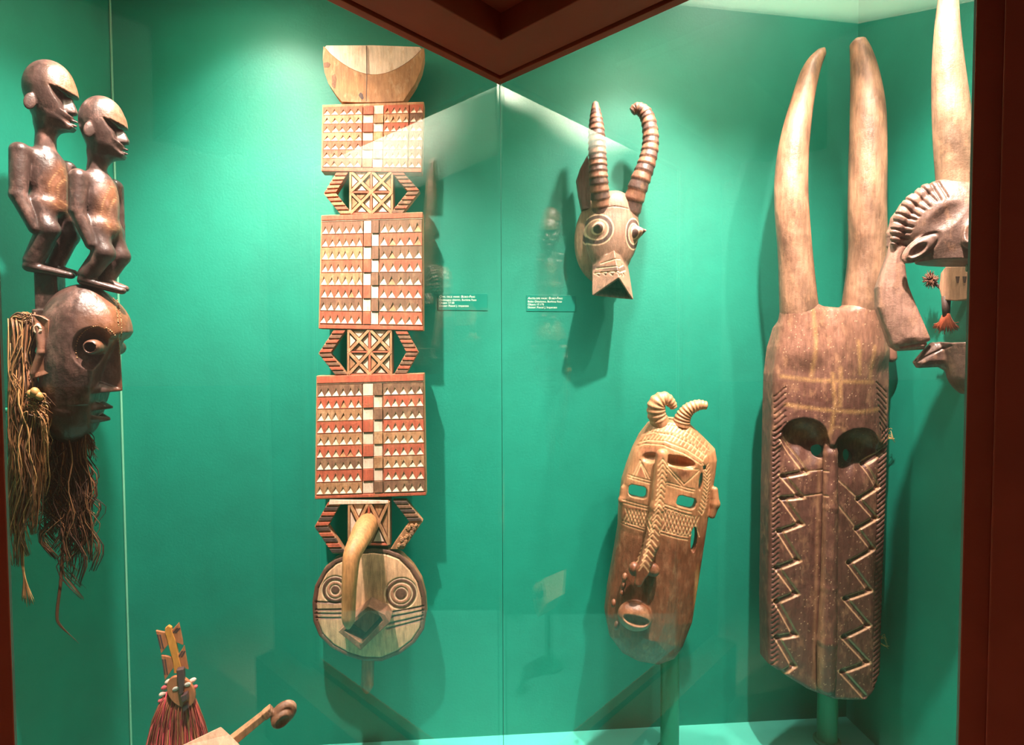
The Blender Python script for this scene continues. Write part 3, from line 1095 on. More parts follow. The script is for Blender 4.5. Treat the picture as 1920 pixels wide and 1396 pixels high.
def build_figure_mask():
    fr = Frame(120, 1130, 1.15, math.radians(14))
    kx = fr.kx
    P = fr.P
    root = fr.root('figure_mask', 'dark polished face mask with two carved standing figures on top and a raffia beard', 'mask')
    WOOD = srgb(74, 52, 45); WARM = srgb(140, 86, 52)

    # ---- face
    g = Sculpt.of(fr, 40, 515, 262, 850, -78, 82, 1.6)
    g.ell(P(160, 640, 0), (84 * kx, 108, 66), 0, k=1)
    g.ell(P(140, 735, 0), (64 * kx, 97, 56), -0.12, k=40)
    g.ell(P(206, 610, 0), (36 * kx, 44, 44), 0.2, k=16)
    # flat back of the face
    g.box(P(60, 690, 0), (34 * kx, 260, 120), 0, 1, 'cut', 3)
    # the face falls back beneath the brow
    cutp = [(262, 622), (238, 625), (220, 637), (199, 690), (187, 742), (178, 800), (172, 850), (262, 850)]
    g.relief(fr.poly(cutp), -90, 90, 3, 'cut', edge=1)
    eyes = []
    for sgn in (1, -1):
        e = P(183, 653, 36)
        ex, ey = e[0], e[1]
        # round eye socket
        g.ell((ex + 5, ey - 1, sgn * 62), (39 * kx, 41, 33), 0, 'cut', 2)
        # tubular eye
        a = np.array((ex - 3, ey + 3, sgn * 24)); b = np.array((ex - 1, ey + 2, sgn * 55))
        g.cap(a, b, 15, 14, k=2)
        g.cap(b - np.array((0, 0, sgn * 4)), b + np.array((0, 0, sgn * 22)), 9, 9, 'cut', 1.5)
    # nose: long wedge with flared wings and a flat underside
    n0, n1 = P(224, 632, 0), P(230, 731, 0)
    g.hull([n0 + (-18, 6, 6), n0 + (-18, 6, -6), n0 + (0, 0, 3), n0 + (0, 0, -3), n1 + (0, 2, 2.5), n1 + (0, 2, -2.5), n1 + (-52, 4, 17), n1 + (-52, 4, -17), n0 + (-40, -20, 10), n0 + (-40, -20, -10)], 'add', 3, 1.5)
    g.hull([n1 + (0, 2, 2.5), n1 + (0, 2, -2.5), n1 + (0, -2, 2.5), n1 + (0, -2, -2.5), n1 + (-47, 5, 46), n1 + (-47, 5, -46), n1 + (-42, 22, 26), n1 + (-42, 22, -26), n1 + (-47, -5, 46), n1 + (-47, -5, -46)], 'add', 1.5, 1.5)
    # open, protruding lips
    l1 = P(214, 763, 0)
    for sgn in (1, -1):
        g.hull([l1 + (0, 2, 0), l1 + (0, -2.5, 0), l1 + (-52, 3, sgn * 50), l1 + (-52, -6, sgn * 50), l1 + (-34, 16, sgn * 22), l1 + (-44, 16, 0), l1 + (-40, -3, 0)], 'add', 1.5, 1.5)
        l2 = l1 + np.array((-5, -22, 0))
        g.hull([l2 + (0, 2.5, 0), l2 + (0, -3, 0), l2 + (-47, 19, sgn * 49), l2 + (-47, 7, sgn * 49), l2 + (-36, -8, sgn * 20), l2 + (-42, -10, 0), l2 + (-38, 4, 0)], 'add', 1.5, 1.5)
    # brow ridge line
    eye = P(184, 653, 40)

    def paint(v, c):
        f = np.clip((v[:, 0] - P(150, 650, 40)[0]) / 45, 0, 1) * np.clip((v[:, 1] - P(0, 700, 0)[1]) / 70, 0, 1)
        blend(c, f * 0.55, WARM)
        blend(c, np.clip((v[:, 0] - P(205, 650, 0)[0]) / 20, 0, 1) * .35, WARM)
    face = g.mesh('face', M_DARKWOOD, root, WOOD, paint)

    # stitched studs around the eye and down the forehead: one joined row
    Fv = g.F

    def front(ax_, up_):
        """outermost near-side d of the face at (across, up)."""
        i = int(round((ax_ - g.lo[0]) / g.h)); j = int(round((up_ - g.lo[1]) / g.h))
        if i < 0 or j < 0 or i >= g.n[0] or j >= g.n[1]: return None
        col = np.nonzero(Fv[i, j] < 0)[0]
        return None if len(col) == 0 else g.lo[2] + g.h * col[-1]
    V, Fc = [], []

    def stud(px, py):
        # find where the line of sight meets the surface
        for d in np.arange(76, -20, -1.5):
            q = P(px, py, d)
            s_ = front(q[0], q[1])
            if s_ is not None and s_ >= d:
                break
        else: return
        b = len(V)
        for k in ((1, 0, 0), (-1, 0, 0), (0, 1, 0), (0, -1, 0), (0, 0, 1), (0, 0, -1)):
            V.append(fr.L(q + np.array((.3, 0, 1.0)) + np.array(k) * 1.9))
        for t in ((0, 2, 4), (2, 1, 4), (1, 3, 4), (3, 0, 4), (2, 0, 5), (1, 2, 5), (3, 1, 5), (0, 3, 5)): Fc.append(tuple(x + b for x in t))
    for i in range(38):
        a = math.radians(200 - 215 * i / 37)
        stud(183 + 41 * math.cos(a), 655 - 44 * math.sin(a))
    for i in range(26):
        t = i / 25
        stud(213 + 9 * math.sin(t * 2.2), 560 + 76 * t); stud(219 + 9 * math.sin(t * 2.2), 560 + 76 * t)
    if V:
        st = mesh_pydata('stud_row', V, Fc, wood_mat('stud_pale', srgb(176, 128, 84), 0.4), face, smooth=True)
        st['kind'] = 'stuff'

    # ---- ear flap and post
    g = Sculpt.of(fr, 40, 575, 108, 722, 34, 72, 1.4)
    ear = [(60, 588), (78, 592), (93, 600), (95, 650), (95, 700), (76, 706), (57, 710), (60, 690), (70, 668), (77, 645), (74, 622), (66, 606)]
    g.relief(fr.poly(ear, 56), 44, lambda x, y, e: 56 + 4 * np.clip(1 - e / 9, 0, 1), 1, edge=2)
    g.cap(P(62, 700, 58), P(76, 660, 58), 4.5, 5, k=3); g.cap(P(76, 660, 58), P(70, 612, 58), 5, 4, k=3)
    g.mesh('ear', M_DARKWOOD, root, srgb(120, 78, 56))
    ringp = [P(70 + 6 * math.cos(a), 617 + 7 * math.sin(a), 60) for a in np.linspace(0, 2 * math.pi, 17)]
    v, f = tube_data(ringp, [2.2] * 17, 8)
    mesh_pydata('shell_ring', [fr.L(p) for p in v], f, wood_mat('shell', srgb(215, 180, 150), 0.4), root, smooth=True)
    g = Sculpt.of(fr, 60, 500, 130, 640, -30, 40, 1.6)
    g.box(P(95, 562, 0), (21 * kx, 50, 17), 0, 3, k=2)
    g.box(P(88, 605, 14), (17 * kx, 24, 20), 0, 3, k=4)
    g.mesh('post', M_DARKWOOD, root, srgb(62, 46, 40))

    # ---- the two figures
    def figure(dx, dy, name, K):
        g = Sculpt.of(fr, K['bb'][0], K['bb'][1], K['bb'][2], K['bb'][3], -62, 66, 1.45)

        def Q(k, d=None):
            t = K[k]
            return P(t[0], t[1], t[2] if d is None else d)
        # legs
        for s_ in ('n', 'f'):
            g.chain([Q('hip' + s_), Q('kne' + s_), Q('ank' + s_)], [21 * .92, 19 * .92, 17 * .92], k=6)
            a, b = Q('hee' + s_), Q('toe' + s_)
            g.cap(a, b, 10.5, 7.5, k=5, flat=(1, 1.15, .8))
        # trunk
        g.ell(Q('pel'), (33 * kx, 26, 33), 0, k=14)
        g.ell(Q('che'), (38 * kx, 58, 31), K['lean'], k=10)
        g.ell(Q('bel'), (26 * kx, 34, 22), K['lean'], k=14)
        g.cap(Q('shn'), Q('shf'), 15, 14, k=10)
        g.cap(Q('nec'), Q('ne2'), 17, 15, k=3.5)
        for s_ in ('n', 'f'):
            g.chain([Q('sh' + s_), Q('elb' + s_), Q('han' + s_)], [16, 13.5, 10.5], k=2.5)
        # head
        hc = Q('hd')
        rx, ry = K['hr']
        g.ell(hc, (rx * kx, ry, 38), -0.12, k=1)
        jaw = Q('jaw')
        g.ell(jaw, (rx * .84 * kx, ry * .92, 31), -0.34, k=16)
        br, no, li, ch = Q('bro'), Q('nos'), Q('lip'), Q('chi')
        g.ell((br[0] - 27, br[1] + 11, 0), (19, 13, 19), 0.1, k=8)
        g.hull([li + (-4, -6, 12), li + (-4, -6, -12), ch + (0, 0, 9), ch + (0, 0, -9), ch + (-34, 5, 20), ch + (-34, 5, -20), li + (-36, 8, 27), li + (-36, 8, -27)], 'add', 7, 3)
        # the face is cut in sharply under the brow and runs forward again to the mouth
        prof = [br + (30, -2, 0), br + (-3, -2, 0), br + (-21, 4, 0), no + (-17, -2, 0), li + (-4, 9, 0), li + (30, 9, 0)]
        g.relief(prof, -70, 70, 1.5, 'cut', edge=.5)
        for sg in (1, -1):
            g.hull([br + (-2, -2, sg * 4), br + (-31, 5, sg * 40), br + (-2, -3, sg * 44), no + (-20, 6, sg * 44), no + (-14, 8, sg * 7), br + (-28, 2, sg * 10)], 'cut', 1.5, 1)
        g.hull([br + (-26, 0, 6), br + (-26, 0, -6), br + (-9, -5, 3), br + (-9, -5, -3), no + (0, 2, 5), no + (0, 2, -5), no + (-2, -4, 6), no + (-2, -4, -6), no + (-24, 1, 16), no + (-24, 1, -16), no + (-26, -5, 15), no + (-26, -5, -15)], 'add', 2, 1.5)
        # lips as two thin forward shelves
        for sg in (1, -1):
            g.hull([li + (1, 5, 0), li + (1, 1.5, 0), li + (-34, 12, sg * 24), li + (-34, 8, sg * 24), li + (-30, 10, 0)], 'add', 1, 1)
            g.hull([li + (0, -2, 0), li + (0, -6, 0), li + (-34, 5, sg * 24), li + (-34, 1, sg * 24), li + (-30, -4, 0)], 'add', 1, 1)
        # small leaf ears
        er_ = Q('ear')
        for sg in (1, -1):
            g.ell((er_[0] - 2, er_[1], sg * (abs(er_[2]) + 2)), (9, 16, 3.5), -0.25, k=1.5, yaw=sg * 0.5)
        # keloid rows on chest and belly
        scar = [P(*p) for p in K['scar']]

        def paint(v, c):
            d = line_dist(v, scar)
            blend(c, np.clip(1 - d / 22, 0, 1) * (v[:, 2] > -10) * .5, WARM)
            blend(c, np.clip(1.3 - np.abs(d - 5) / 1.4, 0, 1) * (np.sin(v[:, 1] * 1.4) > 0) * (v[:, 2] > 0) * .25, srgb(205, 160, 110))
            fb = np.clip((v[:, 0] - (br[0] - 42)) / 34, 0, 1) * np.clip((v[:, 1] - br[1] + 4) / 6, 0, 1)
            blend(c, fb * .3, srgb(160, 108, 66))
        return g.mesh(name, M_DARKWOOD, root, srgb(66, 48, 43), paint)

    figure(0, 0, 'standing_figure', dict(
        bb=(2, 100, 160, 540), lean=0.0,
        hipn=(70, 388, 17), knen=(91, 430, 22), ankn=(63, 488, 18), hipf=(112, 395, -17), knef=(128, 442, -18), ankf=(106, 489, -18),
        heen=(56, 500, 18), toen=(132, 516, 18), heef=(84, 498, -16), toef=(138, 512, -16),
        pel=(93, 388, 0), che=(86, 332, 0), bel=(98, 360, 0), shn=(38, 284, 34), shf=(126, 318, -34), nec=(85, 288, 0), ne2=(86, 240, 0),
        elbn=(34, 366, 40), hann=(66, 428, 34), elbf=(134, 378, -38), hanf=(138, 440, -30),
        hd=(93, 167, 0), hr=(46, 51), jaw=(104, 203, 0), bro=(146, 181, 0), nos=(145, 212, 0), lip=(146, 233, 0), chi=(136, 248, 0), ear=(60, 190, 34),
        scar=((112, 310, 30), (96, 345, 30), (98, 372, 28), (118, 388, 20))))
    figure(0, 0, 'standing_figure', dict(
        bb=(112, 165, 258, 568), lean=0.0,
        hipn=(176, 430, 17), knen=(195, 474, 22), ankn=(165, 514, 18), hipf=(208, 438, -17), knef=(224, 480, -18), ankf=(200, 518, -18),
        heen=(158, 526, 18), toen=(228, 545, 18), heef=(186, 524, -16), toef=(234, 541, -16),
        pel=(192, 428, 0), che=(184, 374, 0), bel=(192, 402, 0), shn=(148, 333, 32), shf=(214, 352, -32), nec=(180, 338, 0), ne2=(184, 292, 0),
        elbn=(145, 396, 38), hann=(172, 458, 34), elbf=(219, 424, -36), hanf=(224, 472, -30),
        hd=(192, 229, 0), hr=(42, 47), jaw=(202, 262, 0), bro=(242, 240, 0), nos=(243, 267, 0), lip=(241, 285, 0), chi=(232, 300, 0), ear=(171, 243, 34),
        scar=((206, 348, 30), (196, 385, 30), (194, 404, 28), (212, 424, 20))))

    # ---- raffia: wavy locks gathered from guide curves
    rnd = random.Random(7)

    def lock(pts, n, spread, amp, rad=(0.7, 1.7), tip=.5):
        out_ = []
        m = len(pts)
        for i in range(n):
            ox, od = rnd.gauss(0, spread), rnd.gauss(0, spread)
            ph, fq = rnd.uniform(0, 6.28), rnd.uniform(1.5, 3.2)
            cut = rnd.uniform(.62, 1.0) if rnd.random() < .6 else 1.0
            q = []
            for j, (x, y, d) in enumerate(pts):
                t = j / (m - 1)
                k_ = (1 - (1 - tip) * t) + .5 * math.sin(3.1 * t)
                xx = x + ox * k_ + amp * math.sin(ph + fq * 3 * t) * (.3 + t)
                yy = pts[0][1] + (y - pts[0][1]) * cut
                q.append((max(xx, 15), yy + rnd.gauss(0, 2), d + od * k_ + amp * .6 * math.cos(ph + fq * 3 * t)))
            out_.append((q, rnd.uniform(*rad)))
        return out_
    sp = []
    # tresses hanging behind the ear
    for (x0, y0, x1, y1, n) in ((48, 588, 26, 760, 40), (34, 596, 20, 880, 40), (54, 596, 40, 760, 34), (30, 640, 24, 960, 46), (42, 660, 34, 1010, 46), (52, 700, 46, 1040, 50), (62, 716, 62, 1000, 50), (70, 722, 78, 930, 44), (58, 720, 30, 1060, 46), (50, 690, 22, 1000, 46), (66, 730, 84, 860, 34), (38, 700, 50, 960, 44)):
        w = rnd.gauss(0, 6)
        pts = [(x0, y0, 34), (x0 - 3 + w, y0 + (y1 - y0) * .22, 40), ((x0 + x1) / 2 - w, y0 + (y1 - y0) * .45, 42), ((x0 + x1) / 2 + w * 1.3, y0 + (y1 - y0) * .65, 40), (x1 - w, y0 + (y1 - y0) * .85, 36), (x1 + w, y1, 32)]
        sp += lock(pts, n, 6.5, 3.4)
    for i in range(120):
        x0 = rnd.uniform(38, 60); y0 = rnd.uniform(588, 606); a = rnd.uniform(8, 30)
        sp.append(([(x0, y0, 48), (x0 - a * .5, y0 - 1, 44), (max(x0 - a, 15), y0 + 22, 40), (max(x0 - a + rnd.gauss(0, 6), 15), y0 + rnd.uniform(60, 160), 38)], rnd.uniform(.9, 1.8)))
    for i in range(60):
        x0 = rnd.uniform(44, 74); y0 = rnd.uniform(735, 775)
        sp.append(([(x0, y0, 62), (x0 + rnd.uniform(4, 18), y0 + rnd.gauss(0, 5), 66), (x0 + rnd.uniform(0, 36), y0 + rnd.uniform(4, 34), 62)], rnd.uniform(.7, 1.5)))
    for i in range(26):
        t = rnd.gauss(0, 1)
        sp.append(([(44 + t, 1000, 34), (42 + t, 1050, 34), (46 + t, 1085, 34), (52 + 6 * t, 1128 + rnd.gauss(0, 5), 34)], 1.1))
    strands(fr, 'raffia_tress', sp, M_RAFFIA, root, steps=14, seed=3, pal=(srgb(160, 112, 68), srgb(128, 84, 50), srgb(186, 138, 88), srgb(100, 68, 46), srgb(140, 92, 60)))
    sp = []
    for (x0, x1, y1, n) in ((84, 82, 930, 40), (94, 100, 1000, 44), (104, 96, 1045, 44), (112, 118, 1010, 44), (122, 130, 1060, 46), (128, 150, 1095, 26), (136, 152, 1040, 44), (144, 162, 990, 40), (150, 168, 1050, 30), (156, 176, 1068, 16), (110, 142, 1122, 16), (100, 128, 960, 40), (140, 136, 1085, 20), (90, 110, 1030, 36)):
        w = rnd.gauss(0, 7)
        y0 = 812
        pts = [(x0, y0, 0), (x0 + w, y0 + (y1 - y0) * .2, 2), ((x0 + x1) / 2 - w, y0 + (y1 - y0) * .42, 0), ((x0 + x1) / 2 + w * 1.4, y0 + (y1 - y0) * .62, 0), (x1 - w * 1.2, y0 + (y1 - y0) * .82, 0), (x1 + w * .6, y1, 0)]
        sp += lock(pts, n, 6.0, 3.2)
    for i in range(9):
        t = rnd.gauss(0, 1.3)
        sp.append(([(118 + t, 1020, 0), (114 + t, 1090, 0), (107 + t, 1150, 0), (113 + t, 1172, 0), (142 + 3 * t, 1200 + 3 * t, 0)], 1.2))
    for i in range(24):
        sp.append(([(150 + rnd.gauss(0, 5), 800, 10), (166 + rnd.gauss(0, 5), 826 + rnd.gauss(0, 6), 10), (176 + rnd.gauss(0, 5), 846 + rnd.gauss(0, 10), 10)], 1.0))
    strands(fr, 'raffia_beard', sp, M_RAFFIA, root, steps=14, seed=5, pal=(srgb(104, 68, 48), srgb(76, 50, 38), srgb(128, 86, 56), srgb(60, 42, 34)))
    # knots
    for (x, y, d, r_) in ((66, 735, 66, 7), (74, 742, 66, 6), (58, 738, 64, 6)):
        q = P(x, y, d)
        g = Sculpt(fr, q - 14, q + 14, 1.2)
        g.ell(q, (r_, r_ * 1.3, r_), 0.3)
        g.mesh('raffia_knot', M_RAFFIA, root, srgb(176, 132, 76))
    # iron bracket to the left wall
    c = fr.P(64, 770, 0)
    wl = (root.location + fr.r * (c[0] * fr.s) - L_CORNER).dot(ALONG) / fr.s / max(0.2, fr.r.dot(ALONG))
    v, f = tube_data([(c[0] + 60, c[1], -30), (c[0] - wl, c[1], -30)], [5, 5], 10)
    mesh_pydata('wall_mount', [fr.L(p) for p in v], f, M_METAL, root)


build_figure_mask()

# ---------------------------------------------------------------- small antelope mask


def build_antelope():
    off = 0.05
    fr = wall_frame(1146, 562, off)
    P = fr.P
    root = fr.root('antelope_mask', 'small carved antelope mask with two ringed horns and ringed cone eyes', 'mask')
    g = Sculpt.of(fr, 1068, 345, 1215, 575, -20, 105, 1.0)
    # helmet shell behind, face in front
    g.ell(P(1134, 448, 0), (57, 84, 22), -0.08, k=1)
    g.box(P(1134, 448, -30), (90, 120, 18), 0, 1, 'cut', 2)
    g.ell(P(1148, 436, 20), (49, 74, 30), -0.1, k=3)
    g.ell(P(1152, 388, 22), (30, 26, 22), 0, k=10)
    fc = P(1148, 430, 46)
    # cone eyes
    for c, ax in ((P(1122, 431, 34), (-5, 3, 26)), (P(1186, 437, 32), (16, 0, 24))):
        t = np.array(c) + np.array(ax)
        g.cap(np.array(c) - np.array(ax) * .5, t, 25, 2.0, k=2)
    # snout: a solid wedge running down and out to an open triangular mouth
    top = P(1151, 468, 58)
    A = P(1161, 519, 96); B = P(1110, 554, 60); C_ = P(1188, 562, 60)
    bl_, br_ = P(1110, 494, 20), P(1178, 498, 20)
    bk = P(1142, 520, 6)
    g.hull([A, B, C_, top, bl_, br_, bk, P(1120, 540, 10), P(1172, 540, 10)], 'add', 4, 1.5)
    mid = (np.array(A) + np.array(B) + np.array(C_)) / 3
    nrm = np.cross(np.array(B) - A, np.array(C_) - A); nrm = nrm / np.linalg.norm(nrm)
    if nrm[2] < 0: nrm = -nrm
    base = mid - nrm * 34 + np.array((0, 2, 0))
    tri = [mid + (np.array(q) - mid) * .89 + nrm * 4 for q in (A, B, C_)]
    tri2 = [base + (np.array(q) - mid) * .42 for q in (A, B, C_)]
    g.hull(tri + tri2, 'cut', 1.5, 1)
    # grooves across the snout
    lines = [[(1131, 491), (1152, 487), (1166, 484)], [(1124, 500), (1158, 503), (1172, 495)], [(1120, 509), (1158, 513), (1176, 505)]]
    for l in lines: g.emboss([P(x, y, 60) for x, y in l], 1.8, 1.3, 30)
    teeth = [(1122, 509), (1127, 515), (1131, 508), (1136, 516), (1140, 510), (1145, 518), (1150, 512), (1156, 520), (1161, 515), (1166, 519), (1170, 512), (1174, 516)]
    g.emboss([P(x, y, 66) for x, y in teeth], 1.6, 1.3, 30)
    g.emboss([P(x, y, 40) for x, y in ((1124, 391), (1150, 388), (1178, 392))], 1.4, 1.0, 20)
    e1, e2 = np.array(P(1121, 429, 46)), np.array(P(1190, 437, 46))
    tan, drk, raw_wood = srgb(134, 100, 80), srgb(84, 60, 52), srgb(214, 176, 142)  # last tone: pale raw wood along rings and grooves

    def paint(v, c):
        blend(c, (v[:, 2] < 15) * 1.0, srgb(128, 98, 70))
        m = v[:, 2] > 14
        for e, ks in ((e1, 1.0), (e2, 0.62)):
            rr = np.hypot((v[:, 0] - e[0]) / ks, v[:, 1] - e[1])
            blend(c, m * ((rr < 27) & (rr > 18)), drk)
            blend(c, m * ((rr < 18) & (rr > 9.5)), srgb(150, 112, 88))
            blend(c, m * (rr < 9.5) * 1.0, drk)
            for q in (27, 18, 9.5): blend(c, m * np.clip(1.7 - np.abs(rr - q) * 1.0, 0, 1), raw_wood)
        l2 = [P(x, y, 60) for x, y in ((1118, 496), (1155, 508), (1174, 500))]
        blend(c, m * np.clip(4 - line_dist(v, l2), 0, 1) * .8, drk)
        l0 = [P(x, y, 60) for x, y in ((1130, 488), (1152, 495), (1168, 489))]
        blend(c, m * np.clip(3 - line_dist(v, l0), 0, 1) * .7, srgb(160, 108, 84))
        for l in lines: blend(c, m * np.clip(1.6 - line_dist(v, [P(x, y, 60) for x, y in l]), 0, 1), raw_wood)
        # inside of the mouth
        n_ = np.cross(np.array(B) - A, np.array(C_) - A)
        n_ = n_ / np.linalg.norm(n_)
        dpl = (v - np.array(A)) @ n_
        if n_[2] < 0: dpl = -dpl
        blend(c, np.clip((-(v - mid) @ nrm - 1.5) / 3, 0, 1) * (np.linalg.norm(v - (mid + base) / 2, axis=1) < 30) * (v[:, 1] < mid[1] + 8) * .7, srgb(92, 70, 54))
    g.mesh('head', M_WOOD, root, tan, paint)

    def hcol(t, a):
        k = int(t * 20)
        return (srgb(134, 90, 70), srgb(88, 64, 56))[k % 2] if 0.05 < t < .94 else srgb(120, 90, 78)

    def hmod(i, t, a):
        s_ = (t * 20) % 1.0
        ridge = 1.0 + (0.13 * (1 - s_) - .03 if 0.04 < t < .93 else 0.0)
        return ridge
    horn(fr, 'horn', [(1130, 412, 22), (1123, 345, 42), (1120, 290, 44), (1118, 235, 40), (1116, 190, 30)], [16.5, 16, 15, 12.5, 5], root, M_BROWN, hcol, 120, 18, 1.0, hmod)
    horn(fr, 'horn', [(1176, 414, 18), (1197, 348, 38), (1214, 300, 42), (1220, 258, 40), (1213, 218, 34), (1196, 203, 28), (1184, 211, 24)], [17.5, 17, 15, 13.5, 12, 10, 7.5], root, M_BROWN, hcol, 120, 18, 1.0, hmod)
    g = Sculpt.of(fr, 1074, 283, 1112, 405, -12, 30, 1.2)
    g.relief(fr.poly([(1102, 290), (1090, 312), (1082, 336), (1086, 365), (1092, 394), (1108, 392), (1108, 340), (1105, 305)], 10), -4, lambda x, y, e: 12 - 5 * np.clip(e / 10, 0, 1), 1, edge=3)
    g.mesh('ear', M_WOOD, root, srgb(116, 88, 76))
    mount(fr, 'wall_mount', 1140, 450, -16, 9, M_METAL, root, off)


build_antelope()


# ---------------------------------------------------------------- oval face mask on a teal post


def post_stand(name, px, py_top, depth, r, label, d_top=0.0):
    rr = ray(px, py_top)
    p = CAM_P + rr * (depth / rr.y)
    root = empty(name, (p.x, p.y, FLOOR_Z))
    tag(root, label, 'display post', 'teal posts in the case')
    h = p.z - FLOOR_Z
    v, f = tube_data([(0, 0, 0), (0, 0, h)], [r, r], 24)
    o = mesh_pydata('pole', v, f, M_METAL, root); o.data.shade_smooth()
    md = o.modifiers.new('e', 'EDGE_SPLIT')
    v, f = tube_data([(0, 0, 0), (0, 0, .006), (0, 0, .010)], [r * 1.35, r * 1.35, r * 1.2], 24)
    mesh_pydata('floor_collar', v, f, M_METAL, root, smooth=False)
    return root


def build_oval():
    fr = Frame(1236, 1256, 1.50, math.radians(-6))
    P = fr.P
    root = fr.root('oval_face_mask', 'oval brown face mask with two stubby curled horns and cut-through eyes', 'mask')
    g = Sculpt.of(fr, 1126, 780, 1362, 1264, -48, 62, 1.35)
    out = [(1248, 786), (1222, 797), (1204, 820), (1190, 848), (1179, 878), (1170, 907), (1166, 935), (1163, 965), (1162, 998), (1153, 1052), (1141, 1118), (1136, 1162), (1144, 1203), (1167, 1233), (1200, 1248), (1238, 1257), (1270, 1247), (1287, 1224), (1305, 1178), (1316, 1109), (1325, 1052), (1336, 980), (1343, 935), (1350, 895), (1353, 868), (1349, 846), (1323, 820), (1298, 796), (1275, 788)]
    ax0, ax1 = np.array(P(1246, 800)), np.array(P(1200, 1180))

    def front(x, y, e):
        # section across: a rounded keel along the nose line
        t = np.clip((y - ax0[1]) / (ax1[1] - ax0[1]), -0.2, 1.25)
        cx = ax0[0] + (ax1[0] - ax0[0]) * t
        side = (x - cx)
        dome = 40 * np.sqrt(np.clip(e / 62, 0, 1)) - 0.13 * np.abs(side)
        return dome - 6
    g.relief(fr.poly(out, 12), -44, front, 1, edge=6)
    # hollow back
    inn = [(1240 + (x - 1240) * .82, 1030 + (y - 1030) * .88) for x, y in out]
    g.relief(fr.poly(inn, 12), -60, lambda x, y, e: front(x, y, e + 4) - 17, 2, 'cut', edge=6)
    # ears
    for pts in (((1170, 915), (1168, 937), (1171, 950)), ((1340, 918), (1341, 944), (1335, 966))):
        g.chain([P(x, y, -8) for x, y in pts], [6, 8, 6], k=5)
    # brow shelves: sunken sockets under the brow
    g.ell(P(1212, 860, 30), (25, 13, 22), 0.12, 'cut', 1.5)
    g.ell(P(1276, 866, 28), (32, 11, 17), -0.26, 'cut', 1.5)
    g.ell(P(1212, 905, 40), (27, 38, 14), 0.12, 'cut', 6)
    g.ell(P(1282, 920, 40), (38, 38, 15), -0.20, 'cut', 6)
    # eye holes right through
    for c, rx, ry, rot in (((1196, 922), 16, 11.5, -.04), ((1286, 940), 19, 10.5, -.32)):
        q = P(c[0], c[1], 15)
        g.box(q, (rx, ry, 80), rot, 8, 'cut', 1.5)
    for c, rx, ry, rot in (((1313, 902), 3.2, 17, -.1), ((1321, 877), 3, 3.5, 0), ((1301, 1012), 6.5, 24, -.06)):
        q = P(c[0], c[1], 10)
        g.ell(q, (rx, ry, 90), rot, 'cut', 1)
    # nose
    ns = [P(1241, 852, 36), P(1232, 950, 42), P(1222, 1020, 46), P(1204, 1070, 56), P(1197, 1092, 58)]
    g.chain(ns, [11, 12, 13, 11, 7], k=5)
    g.ell(P(1189, 1066, 42), (10, 13, 10), 0, k=4); g.ell(P(1222, 1067, 44), (15, 13, 11), -.5, k=4)
    # mouth ring
    mc = P(1191, 1156, 42)
    g.ell((mc[0], mc[1], mc[2] - 4), (32, 27, 21), -.20, k=4)
    g.ell((mc[0] + 1, mc[1] - 1, mc[2] + 16), (25, 9.5, 18), -.22, 'cut', 2)
    for q, r_ in (((1171, 1082), 5), ((1169, 1096), 4.5), ((1166, 1110), 4), ((1150, 1130), 4.5), ((1156, 1172), 5)):
        g.ell(P(q[0], q[1], 22), (r_, r_ * 1.8, 7), -.2, k=2)
    # engraved bands
    eng = []
    def L_(pts): eng.append([P(x, y, 36) for x, y in pts])
    L_([(1192, 846), (1215, 836), (1245, 836), (1285, 852), (1320, 875)]); L_([(1196, 838), (1220, 829), (1250, 829), (1290, 845), (1324, 868)])
    L_([(1203, 822), (1230, 814), (1262, 818), (1300, 836), (1330, 860)]); L_([(1210, 808), (1236, 798), (1268, 802), (1304, 820), (1338, 850)])
    for i in range(17):
        t = i / 16
        x, y = 1206 + 116 * t, 834 + 34 * t * t - 14 * math.sin(math.pi * t)
        L_([(x, y), (x + 9, y - 11)])
        x, y = 1216 + 112 * t, 816 + 36 * t * t - 12 * math.sin(math.pi * t)
        L_([(x, y), (x + 11, y - 12)])
    for i in range(7):
        L_([(1176 + 6 * i, 962), (1172 + 6 * i + 14, 990)]); L_([(1176 + 6 * i + 8, 962), (1172 + 6 * i - 2, 990)])
    L_([(1170, 946), (1216, 952)]); L_([(1170, 952), (1215, 957)]); L_([(1166, 986), (1210, 994)]); L_([(1166, 992), (1209, 999)])
    for i in range(10):
        L_([(1240 + 7.2 * i, 957 + 2.0 * i), (1236 + 7.2 * i + 18, 998 + 2.0 * i)]); L_([(1240 + 7.2 * i + 12, 957 + 2.2 * i), (1236 + 7.2 * i - 2, 992 + 2.0 * i)])
    L_([(1241, 944), (1300, 966)]); L_([(1241, 950), (1299, 972)]); L_([(1236, 994), (1294, 1012)]); L_([(1236, 1000), (1293, 1018)])
    L_([(1188, 902), (1204, 868), (1220, 900)]); L_([(1194, 900), (1205, 874), (1214, 898)]); L_([(1182, 898), (1222, 904)]); L_([(1182, 903), (1221, 909)])
    L_([(1248, 870), (1285, 910), (1316, 886)]); L_([(1252, 880), (1280, 912)]); L_([(1252, 906), (1306, 922)]); L_([(1252, 911), (1304, 927)]); L_([(1254, 872), (1314, 884)])
    for i in range(22):
        t = i / 21
        x, y = 1241 - 34 * t * t - 4 * t, 858 + 190 * t
        L_([(x, y), (x + 10, y + 13)]); L_([(x, y), (x - 8, y + 11)])
    for i in range(14):
        t = i / 13
        x, y = 1322 + 8 * math.sin(t * 3) - 8 * t, 872 + 92 * t
        L_([(x, y), (x + 8, y + 9)]); L_([(x + 14, y + 2), (x + 8, y + 9)])
    for q in eng: g.emboss(q, 1.7, 1.0, -10)
